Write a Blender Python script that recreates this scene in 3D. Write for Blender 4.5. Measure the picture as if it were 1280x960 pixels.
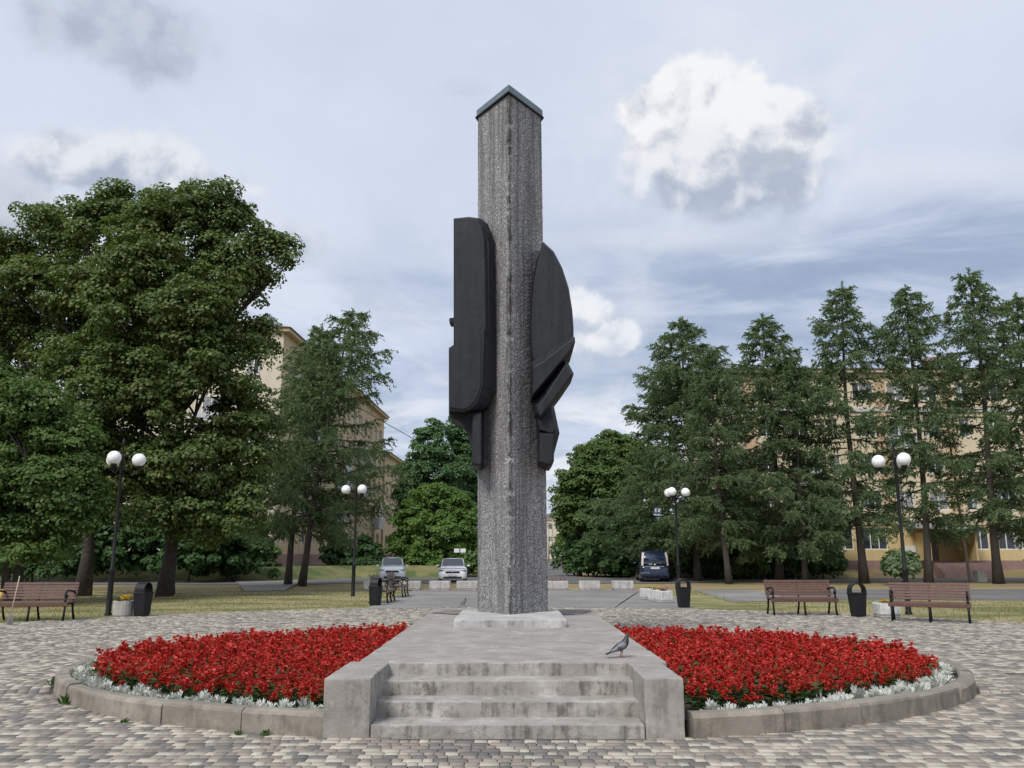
import bpy, bmesh, math, random
import numpy as np
from mathutils import Vector, Matrix

for o in list(bpy.data.objects): bpy.data.objects.remove(o)
R = math.radians
rnd = random.Random(7)
C = bpy.context.scene.collection
scn = bpy.context.scene

# ------------------------------------------------------------------ camera
F = 1060.0; CAMH = 1.6; PITCH = math.atan(215 / F)
cam = bpy.data.cameras.new('camera')
cam.sensor_width = 36.0; cam.lens = 36.0 * F / 1280.0
cam.clip_start = 0.1; cam.clip_end = 3000
co = bpy.data.objects.new('camera', cam); C.objects.link(co)
co.location = (0, 0, CAMH); co.rotation_euler = (R(90) + PITCH, 0, 0)
scn.camera = co

def ray(px, py):
    x = (px - 640) / F; y = (480 - py) / F
    return (x, math.cos(PITCH) - y * math.sin(PITCH), math.sin(PITCH) + y * math.cos(PITCH))
def gz(px, py, z=0.0):
    r = ray(px, py); t = (z - CAMH) / r[2]
    return (r[0] * t, r[1] * t)
def at(px, py, Y):
    r = ray(px, py); t = Y / r[1]
    return Vector((r[0] * t, Y, CAMH + r[2] * t))
def xat(px, Y):            # lateral position on the ground seen in column px at distance Y
    return (px - 640) / F * (Y * math.cos(PITCH) - CAMH * math.sin(PITCH))

# ------------------------------------------------------------------ node helpers
class NT:
    def __init__(s, tree): s.t = tree; s.n = tree.nodes; s.l = tree.links
    def new(s, typ, **kw):
        n = s.n.new(typ)
        for k, v in kw.items(): setattr(n, k, v)
        return n
    def link(s, a, b): s.l.new(a, b)
    def put(s, sock, v):
        if hasattr(v, 'is_linked') or isinstance(v, bpy.types.NodeSocket): s.link(v, sock)
        elif v is not None: sock.default_value = v
    def math(s, op, a, b=None, c=None, clamp=False):
        n = s.new('ShaderNodeMath', operation=op, use_clamp=clamp)
        s.put(n.inputs[0], a)
        if b is not None: s.put(n.inputs[1], b)
        if c is not None: s.put(n.inputs[2], c)
        return n.outputs[0]
    def vmath(s, op, a, b=None, scale=None):
        n = s.new('ShaderNodeVectorMath', operation=op)
        s.put(n.inputs[0], a)
        if b is not None: s.put(n.inputs[1], b)
        if scale is not None: s.put(n.inputs['Scale'], scale)
        return n.outputs['Value'] if op in ('DOT_PRODUCT', 'LENGTH') else n.outputs[0]
    def noise(s, vec, scale, detail=4, rough=0.5, dist=0.0):
        n = s.new('ShaderNodeTexNoise'); n.inputs['Scale'].default_value = scale
        n.inputs['Detail'].default_value = detail; n.inputs['Roughness'].default_value = rough
        n.inputs['Distortion'].default_value = dist
        if vec is not None: s.link(vec, n.inputs['Vector'])
        return n.outputs['Fac']
    def ss(s, v, lo, hi):   # smoothstep
        n = s.new('ShaderNodeMapRange', interpolation_type='SMOOTHSTEP')
        s.put(n.inputs[0], v); n.inputs[1].default_value = lo; n.inputs[2].default_value = hi
        return n.outputs[0]
    def mix(s, f, a, b, blend='MIX'):
        n = s.new('ShaderNodeMix', data_type='RGBA', blend_type=blend)
        s.put(n.inputs[0], f); s.put(n.inputs[6], a); s.put(n.inputs[7], b)
        return n.outputs[2]
    def ramp(s, v, stops, interp='LINEAR'):
        n = s.new('ShaderNodeValToRGB'); s.put(n.inputs[0], v); cr = n.color_ramp; cr.interpolation = interp
        while len(cr.elements) < len(stops): cr.elements.new(0.5)
        for e, (p, c) in zip(cr.elements, stops):
            e.position = p; e.color = (c, c, c, 1) if isinstance(c, (int, float)) else (*c[:3], 1)
        return n.outputs[0]

def c4(c): return (c[0], c[1], c[2], 1.0)

# ------------------------------------------------------------------ world: daylight sky with broken cloud
SUN_EL, SUN_AZ = 47.0, -148.0      # degrees; azimuth from +Y clockwise (sun behind the viewer, to the left)
w = bpy.data.worlds.new('World'); scn.world = w; w.use_nodes = True
nt = NT(w.node_tree); nt.n.clear()
out = nt.new('ShaderNodeOutputWorld')
tc = nt.new('ShaderNodeTexCoord'); D = tc.outputs['Generated']
sky = nt.new('ShaderNodeTexSky', sky_type='NISHITA', sun_disc=False)
sky.sun_elevation = R(SUN_EL); sky.sun_rotation = R(SUN_AZ)
sky.air_density = 1.0; sky.dust_density = 1.5; sky.ozone_density = 1.0
bg1 = nt.new('ShaderNodeBackground'); nt.link(sky.outputs[0], bg1.inputs[0]); bg1.inputs[1].default_value = 0.12
sep = nt.new('ShaderNodeSeparateXYZ'); nt.link(D, sep.inputs[0])
dz = nt.math('MAXIMUM', sep.outputs[2], 0.0)
inv = nt.math('DIVIDE', 1.0, nt.math('ADD', dz, 0.13))
Pl = nt.vmath('MULTIPLY', nt.vmath('SCALE', D, scale=inv), (1.0, 0.75, 0.0))   # flat cloud deck seen in perspective
def skydir(px, py): return Vector(ray(px, py)).normalized()
fine = nt.noise(D, 26.0, 6, 0.58)
mid = nt.noise(D, 9.0, 5, 0.55)
billow = nt.noise(nt.vmath('ADD', D, (3.1, 1.7, 5.0)), 11.0, 6, 0.52, 0.15)
billow2 = nt.noise(nt.vmath('ADD', D, (3.1 + 0.010, 1.7, 5.0 - 0.018)), 11.0, 6, 0.52, 0.15)   # the same noise, a step away: relief
edgen = nt.math('MULTIPLY_ADD', nt.math('SUBTRACT', fine, 0.5), 0.42, billow)
streak = nt.noise(nt.vmath('MULTIPLY', nt.vmath('ADD', D, (0.3, 0.1, 0.7)), (3.2, 3.2, 15.0)), 1.0, 8, 0.6, 0.6)
def blob(px, py, rx, ry, amp=1.0, soft=0.35, nz=None, rot=0.0):
    f = skydir(px, py); r = Vector((f.y, -f.x, 0)).normalized(); u = r.cross(f)
    if rot: q = Matrix.Rotation(R(rot), 3, f); r = q @ r; u = q @ u
    a = nt.math('DIVIDE', nt.vmath('DOT_PRODUCT', D, tuple(r)), rx / F)
    b = nt.math('DIVIDE', nt.vmath('DOT_PRODUCT', D, tuple(u)), ry / F)
    d = nt.math('SQRT', nt.math('ADD', nt.math('MULTIPLY', a, a), nt.math('MULTIPLY', b, b)))
    n = nt.math('MULTIPLY', nt.math('SUBTRACT', nz if nz is not None else edgen, 0.5), amp * 2)
    d = nt.math('ADD', d, n)
    m = nt.math('SUBTRACT', 1.0, nt.ss(d, 1 - soft, 1 + soft))
    front = nt.math('GREATER_THAN', nt.vmath('DOT_PRODUCT', D, tuple(f)), 0.2)
    return nt.math('MULTIPLY', m, front), b, a
# cloud deck: pale high veil with soft blue-grey bands lower down
deck = nt.noise(Pl, 1.25, 7, 0.6, 0.5)
deck2 = nt.noise(nt.vmath('ADD', Pl, (7.3, 2.2, 0)), 0.55, 4, 0.5, 0.2)
lowm = nt.math('SUBTRACT', 1.0, nt.ss(dz, 0.10, 0.42))
PALE = c4((0.75, 0.805, 0.925)); HAZE = c4((0.645, 0.715, 0.865)); GREY = c4((0.335, 0.425, 0.585)); WHITE = c4((0.92, 0.93, 0.96))
col = nt.mix(nt.ss(deck2, 0.35, 0.68), HAZE, PALE)
bandm = nt.math('MULTIPLY', nt.ss(deck, 0.42, 0.62), nt.math('MULTIPLY_ADD', lowm, 0.80, 0.12))
col = nt.mix(bandm, col, GREY)
brk = nt.math('MULTIPLY', nt.ss(nt.noise(nt.vmath('ADD', Pl, (1.0, 9.0, 0)), 1.7, 6, 0.6, 0.5), 0.50, 0.66), nt.math('MULTIPLY_ADD', lowm, 0.75, 0.06))
col = nt.mix(brk, col, WHITE)
col = nt.mix(nt.math('MULTIPLY', nt.ss(streak, 0.54, 0.70), nt.math('MULTIPLY_ADD', lowm, 0.45, 0.08)), col, WHITE)
col = nt.mix(nt.math('MULTIPLY', nt.math('SUBTRACT', 1.0, nt.ss(streak, 0.30, 0.46)), nt.math('MULTIPLY_ADD', lowm, 0.40, 0.05)), col, GREY)
# grey bank over the larches, with lighter edges
m, v, u = blob(1150, 330, 520, 70, 0.55, 0.75, mid, -9)
col = nt.mix(nt.math('MULTIPLY', m, 0.85), col, nt.mix(nt.ss(streak, 0.36, 0.68), c4((0.30, 0.385, 0.555)), c4((0.60, 0.675, 0.81))))
m, v, u = blob(860, 350, 260, 75, 0.5, 0.7, mid, 4)
col = nt.mix(nt.math('MULTIPLY', m, 0.75), col, nt.mix(nt.ss(streak, 0.36, 0.66), c4((0.34, 0.43, 0.60)), c4((0.66, 0.73, 0.86))))
m, v, u = blob(1230, 215, 260, 22, 0.6, 0.8, mid, 14)
col = nt.mix(nt.math('MULTIPLY', m, 0.45), col, c4((0.82, 0.85, 0.92)))
m, v, u = blob(840, 297, 110, 14, 0.6, 0.8, mid, 3)
col = nt.mix(nt.math('MULTIPLY', m, 0.5), col, c4((0.82, 0.85, 0.92)))
def cumulus(px, py, rx, ry, amp, soft, lit, dark, k=1.0):
    global col
    m, v, u = blob(px, py, rx, ry, amp, soft)
    relief = nt.math('MULTIPLY', nt.math('SUBTRACT', billow2, billow), 4.2)
    sh = nt.math('ADD', nt.math('MULTIPLY_ADD', v, 0.42, 0.62), relief)
    sh = nt.math('ADD', sh, nt.math('MULTIPLY', nt.math('SUBTRACT', fine, 0.5), 0.30), clamp=True)
    cc = nt.mix(nt.ss(sh, 0.05, 0.95), c4(dark), c4(lit))
    col = nt.mix(nt.math('MULTIPLY', m, k), col, cc)
cumulus(900, 175, 150, 105, 0.8, 0.6, (0.82, 0.86, 0.93), (0.60, 0.67, 0.79), 0.5)
cumulus(868, 150, 86, 70, 0.66, 0.11, (0.97, 0.97, 0.98), (0.47, 0.52, 0.62))
cumulus(905, 208, 108, 50, 0.75, 0.25, (0.90, 0.91, 0.94), (0.43, 0.49, 0.60), 0.85)
cumulus(966, 160, 56, 44, 0.66, 0.11, (0.96, 0.96, 0.98), (0.50, 0.55, 0.65), 0.9)
cumulus(750, 415, 90, 60, 0.8, 0.6, (0.84, 0.87, 0.93), (0.62, 0.69, 0.80), 0.5)
cumulus(733, 402, 50, 42, 0.75, 0.15, (0.94, 0.95, 0.97), (0.55, 0.61, 0.72), 0.85)
cumulus(770, 424, 36, 28, 0.75, 0.14, (0.92, 0.93, 0.96), (0.55, 0.61, 0.72), 0.8)
cumulus(178, 213, 106, 44, 0.8, 0.16, (0.84, 0.86, 0.91), (0.44, 0.50, 0.61), 0.95)
cumulus(335, 300, 60, 26, 0.9, 0.5, (0.74, 0.78, 0.86), (0.50, 0.56, 0.66), 0.7)
cumulus(10, 272, 48, 38, 0.8, 0.45, (0.62, 0.66, 0.74), (0.37, 0.42, 0.51), 0.9)
cumulus(140, 38, 74, 44, 1.0, 0.30, (0.60, 0.65, 0.75), (0.42, 0.48, 0.59), 0.85)
cumulus(585, 108, 22, 9, 0.9, 0.7, (0.62, 0.67, 0.77), (0.52, 0.58, 0.70), 0.5)
bg2 = nt.new('ShaderNodeBackground'); nt.link(col, bg2.inputs[0]); bg2.inputs[1].default_value = 1.0
ms = nt.new('ShaderNodeMixShader'); ms.inputs[0].default_value = 0.93
nt.link(bg1.outputs[0], ms.inputs[1]); nt.link(bg2.outputs[0], ms.inputs[2]); nt.link(ms.outputs[0], out.inputs[0])

sl = bpy.data.lights.new('sun', 'SUN'); sl.energy = 3.0; sl.angle = R(20); sl.color = (1.0, 0.965, 0.91)
so = bpy.data.objects.new('sun', sl); C.objects.link(so)
sd = Vector((math.sin(R(SUN_AZ)) * math.cos(R(SUN_EL)), math.cos(R(SUN_AZ)) * math.cos(R(SUN_EL)), math.sin(R(SUN_EL))))
so.rotation_euler = (-sd).to_track_quat('-Z', 'Y').to_euler(); so.location = (0, 0, 40)
scn.view_settings.view_transform = 'Standard'; scn.view_settings.look = 'None'
scn.view_settings.exposure = 0.0; scn.view_settings.gamma = 1.0
scn.view_settings.use_curve_mapping = False
scn.render.engine = 'CYCLES'
scn.cycles.max_bounces = 8; scn.cycles.diffuse_bounces = 5; scn.cycles.transmission_bounces = 5; scn.cycles.transparent_max_bounces = 6
scn.cycles.use_denoising = True

# ------------------------------------------------------------------ materials
MATS = {}
def mat(name, base, rough=0.7, noise=None, bump=None, metallic=0.0, spec=0.5, coat=0.0):
    """noise=(scale, amount, colour2, detail); bump=(scale, strength, distance)"""
    if name in MATS: return MATS[name]
    m = bpy.data.materials.new(name); m.use_nodes = True
    n = NT(m.node_tree); b = n.n['Principled BSDF']
    b.inputs['Roughness'].default_value = rough; b.inputs['Metallic'].default_value = metallic
    b.inputs['Specular IOR Level'].default_value = spec; b.inputs['Coat Weight'].default_value = coat
    t = n.new('ShaderNodeTexCoord').outputs['Object']
    if noise:
        f = n.ss(n.noise(t, noise[0], noise[3] if len(noise) > 3 else 5, 0.6), 0.32, 0.7)
        f = n.math('MULTIPLY', f, noise[1])
        n.link(n.mix(f, c4(base), c4(noise[2])), b.inputs['Base Color'])
    else: b.inputs['Base Color'].default_value = c4(base)
    if bump:
        bn = n.new('ShaderNodeBump'); bn.inputs['Strength'].default_value = bump[1]; bn.inputs['Distance'].default_value = bump[2]
        n.link(n.noise(t, bump[0], 4, 0.6), bn.inputs['Height']); n.link(bn.outputs[0], b.inputs['Normal'])
    MATS[name] = m; return m

def leafmat(name, cols, trans=0.3, rough=0.55, spec=0.3):
    m = bpy.data.materials.new(name); m.use_nodes = True
    n = NT(m.node_tree); b = n.n['Principled BSDF']; o = n.n['Material Output']
    g = n.new('ShaderNodeNewGeometry')
    t = n.new('ShaderNodeTexCoord').outputs['Object']
    f = n.math('MULTIPLY_ADD', g.outputs['Random Per Island'], 0.6, n.math('MULTIPLY', n.noise(t, 0.45, 2), 0.4))
    st = [(0.12 + 0.76 * i / max(1, len(cols) - 1), c) for i, c in enumerate(cols)]
    cc = n.ramp(f, st)
    n.link(cc, b.inputs['Base Color']); b.inputs['Roughness'].default_value = rough; b.inputs['Specular IOR Level'].default_value = spec
    tr = n.new('ShaderNodeBsdfTranslucent'); n.link(n.mix(1.0, cc, c4((1.25, 1.35, 0.6)), 'MULTIPLY'), tr.inputs[0])
    mx = n.new('ShaderNodeMixShader'); mx.inputs[0].default_value = trans
    n.link(b.outputs[0], mx.inputs[1]); n.link(tr.outputs[0], mx.inputs[2]); n.link(mx.outputs[0], o.inputs[0])
    MATS[name] = m; return m

def concrete(name, base, dark, light, streak=0.5, scale=1.0, bump=0.25, speck=0.25):
    m = bpy.data.materials.new(name); m.use_nodes = True
    n = NT(m.node_tree); b = n.n['Principled BSDF']; b.inputs['Roughness'].default_value = 0.88
    b.inputs['Specular IOR Level'].default_value = 0.3
    g = n.new('ShaderNodeNewGeometry'); p = g.outputs['Position']
    big = n.ss(n.noise(p, 1.6 * scale, 6, 0.62), 0.36, 0.68)
    c = n.mix(big, c4(base), c4(light))
    st = n.noise(n.vmath('MULTIPLY', p, (7.0, 7.0, 0.8)), 1.0 * scale, 5, 0.6)      # rain streaks
    sz = n.new('ShaderNodeSeparateXYZ'); n.link(g.outputs['Normal'], sz.inputs[0])
    vert = n.math('SUBTRACT', 1.0, n.math('ABSOLUTE', sz.outputs[2]))
    blot = n.noise(p, 4.5 * scale, 6, 0.7)
    sm = n.math('MULTIPLY', n.ss(n.math('ADD', n.math('MULTIPLY', st, 0.55), n.math('MULTIPLY', blot, 0.45)), 0.47, 0.63), n.math('MULTIPLY_ADD', vert, 0.75, 0.25))
    c = n.mix(n.math('MULTIPLY', sm, streak), c, c4(dark))
    wear = n.math('MULTIPLY', n.ss(n.noise(n.vmath('ADD', p, (9, 4, 2)), 3.2 * scale, 7, 0.72), 0.50, 0.66), 0.6)
    c = n.mix(wear, c, n.mix(1.0, c, c4((1.45, 1.43, 1.40)), 'MULTIPLY'))
    cv = n.new('ShaderNodeTexVoronoi', feature='DISTANCE_TO_EDGE'); cv.inputs['Scale'].default_value = 0.9
    wob = n.new('ShaderNodeTexNoise'); wob.inputs['Scale'].default_value = 3.0; wob.inputs['Detail'].default_value = 5; n.link(p, wob.inputs['Vector'])
    n.link(n.vmath('ADD', p, n.vmath('SCALE', wob.outputs['Color'], scale=0.7)), cv.inputs['Vector'])
    ck = n.math('MULTIPLY', n.math('SUBTRACT', 1.0, n.ss(cv.outputs['Distance'], 0.0, 0.007)), n.ss(n.noise(p, 0.8, 3), 0.45, 0.6))
    c = n.mix(n.math('MULTIPLY', ck, 0.5), c, c4((0.035, 0.031, 0.027)))
    pit = n.math('MULTIPLY', n.ss(n.noise(p, 24 * scale, 5, 0.75), 0.60, 0.72), 0.55)
    c = n.mix(pit, c, c4(dark))
    sp = n.ss(n.noise(p, 90 * scale, 3, 0.7), 0.35, 0.7)
    c = n.mix(n.math('MULTIPLY', sp, speck), c, n.mix(1.0, c, c4((1.5, 1.5, 1.5)), 'MULTIPLY'))
    n.link(c, b.inputs['Base Color'])
    bn = n.new('ShaderNodeBump'); bn.inputs['Strength'].default_value = bump; bn.inputs['Distance'].default_value = 0.02
    n.link(n.math('ADD', n.noise(p, 40 * scale, 5, 0.7), n.math('MULTIPLY', n.noise(p, 6 * scale, 3), 0.8)), bn.inputs['Height'])
    n.link(bn.outputs[0], b.inputs['Normal'])
    MATS[name] = m; return m

M_conc = concrete('platform_concrete', (0.255, 0.235, 0.212), (0.095, 0.086, 0.074), (0.325, 0.305, 0.28), 0.5, 1.4)
M_step = concrete('step_concrete', (0.265, 0.246, 0.222), (0.065, 0.057, 0.046), (0.37, 0.35, 0.325), 0.72, 1.6)
M_plinth = concrete('plinth_concrete', (0.36, 0.35, 0.335), (0.11, 0.105, 0.095), (0.45, 0.44, 0.42), 0.7)
M_kerb = concrete('kerb_concrete', (0.195, 0.172, 0.142), (0.088, 0.076, 0.060), (0.26, 0.233, 0.195), 0.6)
M_planter = concrete('planter_concrete', (0.36, 0.345, 0.32), (0.17, 0.16, 0.14), (0.45, 0.44, 0.41), 0.5, 1.5, 0.4, 0.5)
M_planter_w = concrete('white_planter_paint', (0.50, 0.50, 0.48), (0.27, 0.26, 0.24), (0.58, 0.58, 0.57), 0.4, 1.5, 0.3, 0.2)

def pebble():
    m = bpy.data.materials.new('pebble_dash'); m.use_nodes = True
    n = NT(m.node_tree); b = n.n['Principled BSDF']; b.inputs['Roughness'].default_value = 0.85; b.inputs['Specular IOR Level'].default_value = 0.3
    p = n.new('ShaderNodeNewGeometry').outputs['Position']
    vo = n.new('ShaderNodeTexVoronoi'); vo.inputs['Scale'].default_value = 58; n.link(p, vo.inputs['Vector'])
    sepc = n.new('ShaderNodeSeparateColor'); n.link(vo.outputs['Color'], sepc.inputs[0])
    c = n.ramp(sepc.outputs[0], [(0.0, (0.11, 0.11, 0.112)), (0.25, (0.20, 0.199, 0.20)), (0.6, (0.295, 0.291, 0.292)), (0.86, (0.41, 0.405, 0.405)), (1.0, (0.62, 0.61, 0.61))])
    c = n.mix(n.math('MULTIPLY', n.ss(vo.outputs['Distance'], 0.45, 0.85), 0.7), c, c4((0.05, 0.05, 0.05)))
    st = n.noise(n.vmath('MULTIPLY', p, (9, 9, 0.35)), 1.0, 6, 0.62)
    c = n.mix(n.math('MULTIPLY', n.ss(st, 0.44, 0.62), 0.62), c, c4((0.095, 0.092, 0.092)))
    st2 = n.noise(n.vmath('MULTIPLY', n.vmath('ADD', p, (4, 1, 2)), (12, 12, 0.5)), 1.0, 5, 0.6)
    c = n.mix(n.math('MULTIPLY', n.ss(st2, 0.52, 0.72), 0.35), c, c4((0.46, 0.45, 0.44)))
    sy = n.new('ShaderNodeSeparateXYZ'); n.link(p, sy.inputs[0])       # rusty chips along the near edge
    edge = n.math('SUBTRACT', 1.0, n.ss(sy.outputs[1], 14.885, 14.97))
    chip = n.ss(n.math('ADD', n.noise(n.vmath('MULTIPLY', p, (14, 14, 4.0)), 1.0, 5, 0.7), n.math('MULTIPLY', n.noise(n.vmath('MULTIPLY', p, (0, 0, 0.9)), 1.0, 3, 0.5), 0.5)), 0.74, 0.82)
    c = n.mix(n.math('MULTIPLY', n.math('MULTIPLY', edge, chip), 0.92), c, c4((0.028, 0.022, 0.019)))
    c = n.mix(n.math('MULTIPLY', edge, 0.07), c, c4((0.45, 0.44, 0.43)))
    bl = n.noise(p, 2.2, 5, 0.6)
    c = n.mix(n.math('MULTIPLY', n.ss(bl, 0.45, 0.75), 0.3), c, c4((0.10, 0.10, 0.10)))
    n.link(c, b.inputs['Base Color'])
    bn = n.new('ShaderNodeBump'); bn.inputs['Strength'].default_value = 0.35; bn.inputs['Distance'].default_value = 0.008
    n.link(n.math('SUBTRACT', n.math('MULTIPLY', sepc.outputs[1], 0.5), vo.outputs['Distance']), bn.inputs['Height']); n.link(bn.outputs[0], b.inputs['Normal'])
    return m
M_pebble = pebble()

def black_relief():
    m = bpy.data.materials.new('black_paint'); m.use_nodes = True
    n = NT(m.node_tree); b = n.n['Principled BSDF']; b.inputs['Specular IOR Level'].default_value = 0.35
    p = n.new('ShaderNodeNewGeometry').outputs['Position']
    st = n.noise(n.vmath('MULTIPLY', p, (8, 8, 0.6)), 1.0, 5, 0.6)
    c = n.mix(n.ss(st, 0.35, 0.7), c4((0.009, 0.0105, 0.0135)), c4((0.018, 0.021, 0.027)))
    c = n.mix(n.math('MULTIPLY', n.ss(n.noise(p, 3.0, 5, 0.65), 0.52, 0.72), 0.45), c, c4((0.030, 0.032, 0.037)))
    n.link(c, b.inputs['Base Color'])
    n.link(n.math('MULTIPLY_ADD', st, 0.3, 0.42), b.inputs['Roughness'])
    bn = n.new('ShaderNodeBump'); bn.inputs['Strength'].default_value = 0.25; bn.inputs['Distance'].default_value = 0.02
    n.link(n.noise(p, 9, 4, 0.6), bn.inputs['Height']); n.link(bn.outputs[0], b.inputs['Normal'])
    return m
M_black = black_relief()

M_cap = mat('zinc_cap', (0.12, 0.165, 0.19), 0.45, (3, 0.6, (0.18, 0.23, 0.25)), None, 0.25)
M_iron = mat('black_iron', (0.007, 0.007, 0.0075), 0.55, (8, 0.5, (0.016, 0.015, 0.014)), None, 0, 0.3)
M_bin = mat('bin_black', (0.009, 0.0095, 0.011), 0.55, (5, 0.5, (0.022, 0.022, 0.025)), None, 0, 0.3)
M_wood = mat('bench_slat_wood', (0.085, 0.040, 0.030), 0.6, (14, 0.7, (0.15, 0.075, 0.055)), (60, 0.2, 0.004))
M_wood_pale = mat('bench_slat_weathered', (0.13, 0.10, 0.075), 0.65, (14, 0.7, (0.20, 0.16, 0.12)))
M_globe = mat('opal_globe', (0.86, 0.87, 0.88), 0.25, None, None, 0, 0.5)
M_soil = mat('soil', (0.045, 0.034, 0.026), 0.95, (6, 0.7, (0.085, 0.066, 0.05)), (30, 0.6, 0.03))
M_white_frame = mat('white_window_frame', (0.72, 0.72, 0.71), 0.5)
M_glass = mat('window_glass', (0.018, 0.022, 0.028), 0.07, (0.5, 0.8, (0.05, 0.055, 0.06)), None, 0, 0.9)
M_curtain = mat('window_curtain', (0.33, 0.33, 0.32), 0.25, (2.0, 0.9, (0.12, 0.13, 0.14)), None, 0, 0.7)
M_bark = mat('larch_bark', (0.062, 0.050, 0.042), 0.95, (7, 0.8, (0.045, 0.036, 0.030)), (14, 0.9, 0.06))
M_bark_d = mat('linden_bark', (0.042, 0.036, 0.031), 0.95, (6, 0.8, (0.075, 0.066, 0.056)), (12, 0.9, 0.05))

def surf(name, fn, rough=0.9, bump=None, spec=0.3):
    m = bpy.data.materials.new(name); m.use_nodes = True
    n = NT(m.node_tree); b = n.n['Principled BSDF']; b.inputs['Roughness'].default_value = rough; b.inputs['Specular IOR Level'].default_value = spec
    p = n.new('ShaderNodeNewGeometry').outputs['Position']
    n.link(fn(n, p), b.inputs['Base Color'])
    if bump:
        bn = n.new('ShaderNodeBump'); bn.inputs['Strength'].default_value = bump[1]; bn.inputs['Distance'].default_value = bump[2]
        n.link(n.noise(p, bump[0], 5, 0.65), bn.inputs['Height']); n.link(bn.outputs[0], b.inputs['Normal'])
    MATS[name] = m; return m
def lawn_col(n, p):
    a = n.noise(n.vmath('MULTIPLY', p, (0.22, 0.55, 1)), 1.0, 5, 0.6); f = n.noise(p, 14, 4, 0.7)
    c = n.mix(n.ss(a, 0.38, 0.58), c4((0.155, 0.165, 0.055)), c4((0.37, 0.31, 0.16)))
    return n.mix(n.math('MULTIPLY', n.ss(f, 0.35, 0.7), 0.45), c, c4((0.11, 0.105, 0.045)))
M_lawn = surf('dry_lawn', lawn_col, 0.95, (20, 0.6, 0.05))
def dry_col(n, p):
    a = n.noise(n.vmath('MULTIPLY', p, (0.2, 0.6, 1)), 1.0, 5, 0.6); f = n.noise(p, 9, 4, 0.7)
    c = n.mix(n.ss(a, 0.4, 0.65), c4((0.33, 0.26, 0.13)), c4((0.22, 0.165, 0.095)))
    return n.mix(n.math('MULTIPLY', n.ss(f, 0.4, 0.7), 0.5), c, c4((0.13, 0.12, 0.05)))
M_dry = surf('dry_grass_strip', dry_col, 0.95, (20, 0.6, 0.05))
def asph_col(base, light):
    def fn(n, p):
        a = n.noise(p, 0.35, 5, 0.6); f = n.noise(p, 60, 3, 0.7)
        c = n.mix(n.ss(a, 0.4, 0.65), c4(base), c4(light))
        crack = n.new('ShaderNodeTexVoronoi', feature='DISTANCE_TO_EDGE'); crack.inputs['Scale'].default_value = 0.45
        n.link(n.vmath('ADD', p, n.vmath('SCALE', n.vmath('SUBTRACT', p, (0, 0, 0)), scale=0.0)), crack.inputs['Vector'])
        ck = n.math('SUBTRACT', 1.0, n.ss(crack.outputs['Distance'], 0.0, 0.012))
        c = n.mix(n.math('MULTIPLY', ck, 0.45), c, c4((0.06, 0.055, 0.05)))
        return n.mix(n.math('MULTIPLY', n.ss(f, 0.35, 0.75), 0.3), c, c4((0.30, 0.29, 0.27)))
    return fn
M_path = surf('worn_asphalt', asph_col((0.185, 0.175, 0.165), (0.25, 0.24, 0.225)), 0.9, (50, 0.4, 0.01))
M_road = surf('road_asphalt', asph_col((0.105, 0.102, 0.10), (0.15, 0.145, 0.14)), 0.9, (50, 0.4, 0.01))
M_joint = mat('paver_joint_sand', (0.055, 0.047, 0.039), 0.95, (20, 0.7, (0.11, 0.098, 0.082)))
def paver_mat(name, c1, c2):
    m = bpy.data.materials.new(name); m.use_nodes = True
    n = NT(m.node_tree); b = n.n['Principled BSDF']; b.inputs['Roughness'].default_value = 0.85; b.inputs['Specular IOR Level'].default_value = 0.3
    g = n.new('ShaderNodeNewGeometry'); oi = n.new('ShaderNodeObjectInfo')
    r = n.math('FRACT', n.math('ADD', g.outputs['Random Per Island'], oi.outputs['Random']))
    c = n.mix(r, c4(c1), c4(c2)); p = g.outputs['Position']
    f = n.noise(p, 75, 4, 0.7)
    c = n.mix(n.math('MULTIPLY', n.ss(f, 0.42, 0.75), 0.40), c, n.mix(1.0, c, c4((0.55, 0.53, 0.50)), 'MULTIPLY'))
    d = n.noise(p, 1.1, 5, 0.65)
    c = n.mix(n.math('MULTIPLY', n.ss(d, 0.42, 0.68), 0.45), c, n.mix(0.5, c, c4((0.20, 0.175, 0.145))))
    n.link(c, b.inputs['Base Color'])
    bn = n.new('ShaderNodeBump'); bn.inputs['Strength'].default_value = 0.3; bn.inputs['Distance'].default_value = 0.004
    n.link(f, bn.inputs['Height']); n.link(bn.outputs[0], b.inputs['Normal'])
    return m
M_pav = [paver_mat('paver_cream', (0.40, 0.362, 0.292), (0.50, 0.457, 0.375)),
         paver_mat('paver_taupe', (0.245, 0.212, 0.176), (0.325, 0.284, 0.238)),
         paver_mat('paver_grey', (0.140, 0.132, 0.124), (0.205, 0.192, 0.178))]

M_linden = leafmat('linden_leaves', [(0.047, 0.084, 0.028), (0.078, 0.128, 0.037), (0.126, 0.173, 0.050), (0.216, 0.230, 0.087)], 0.33)
M_green = leafmat('maple_leaves', [(0.055, 0.104, 0.030), (0.092, 0.155, 0.041), (0.150, 0.212, 0.060)], 0.34)
M_bright = leafmat('bright_leaves', [(0.072, 0.146, 0.034), (0.117, 0.207, 0.047), (0.173, 0.262, 0.064)], 0.4)
M_darkl = leafmat('dark_leaves', [(0.037, 0.082, 0.029), (0.061, 0.122, 0.041), (0.093, 0.170, 0.054)], 0.34)
M_birch = leafmat('poplar_leaves', [(0.061, 0.131, 0.054), (0.099, 0.189, 0.077), (0.147, 0.248, 0.096)], 0.38)
M_needle = leafmat('larch_needles', [(0.078, 0.125, 0.068), (0.128, 0.188, 0.095), (0.202, 0.257, 0.130)], 0.36)
M_grass = leafmat('grass_blades', [(0.085, 0.115, 0.035), (0.18, 0.18, 0.065), (0.35, 0.29, 0.145)], 0.25)
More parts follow.
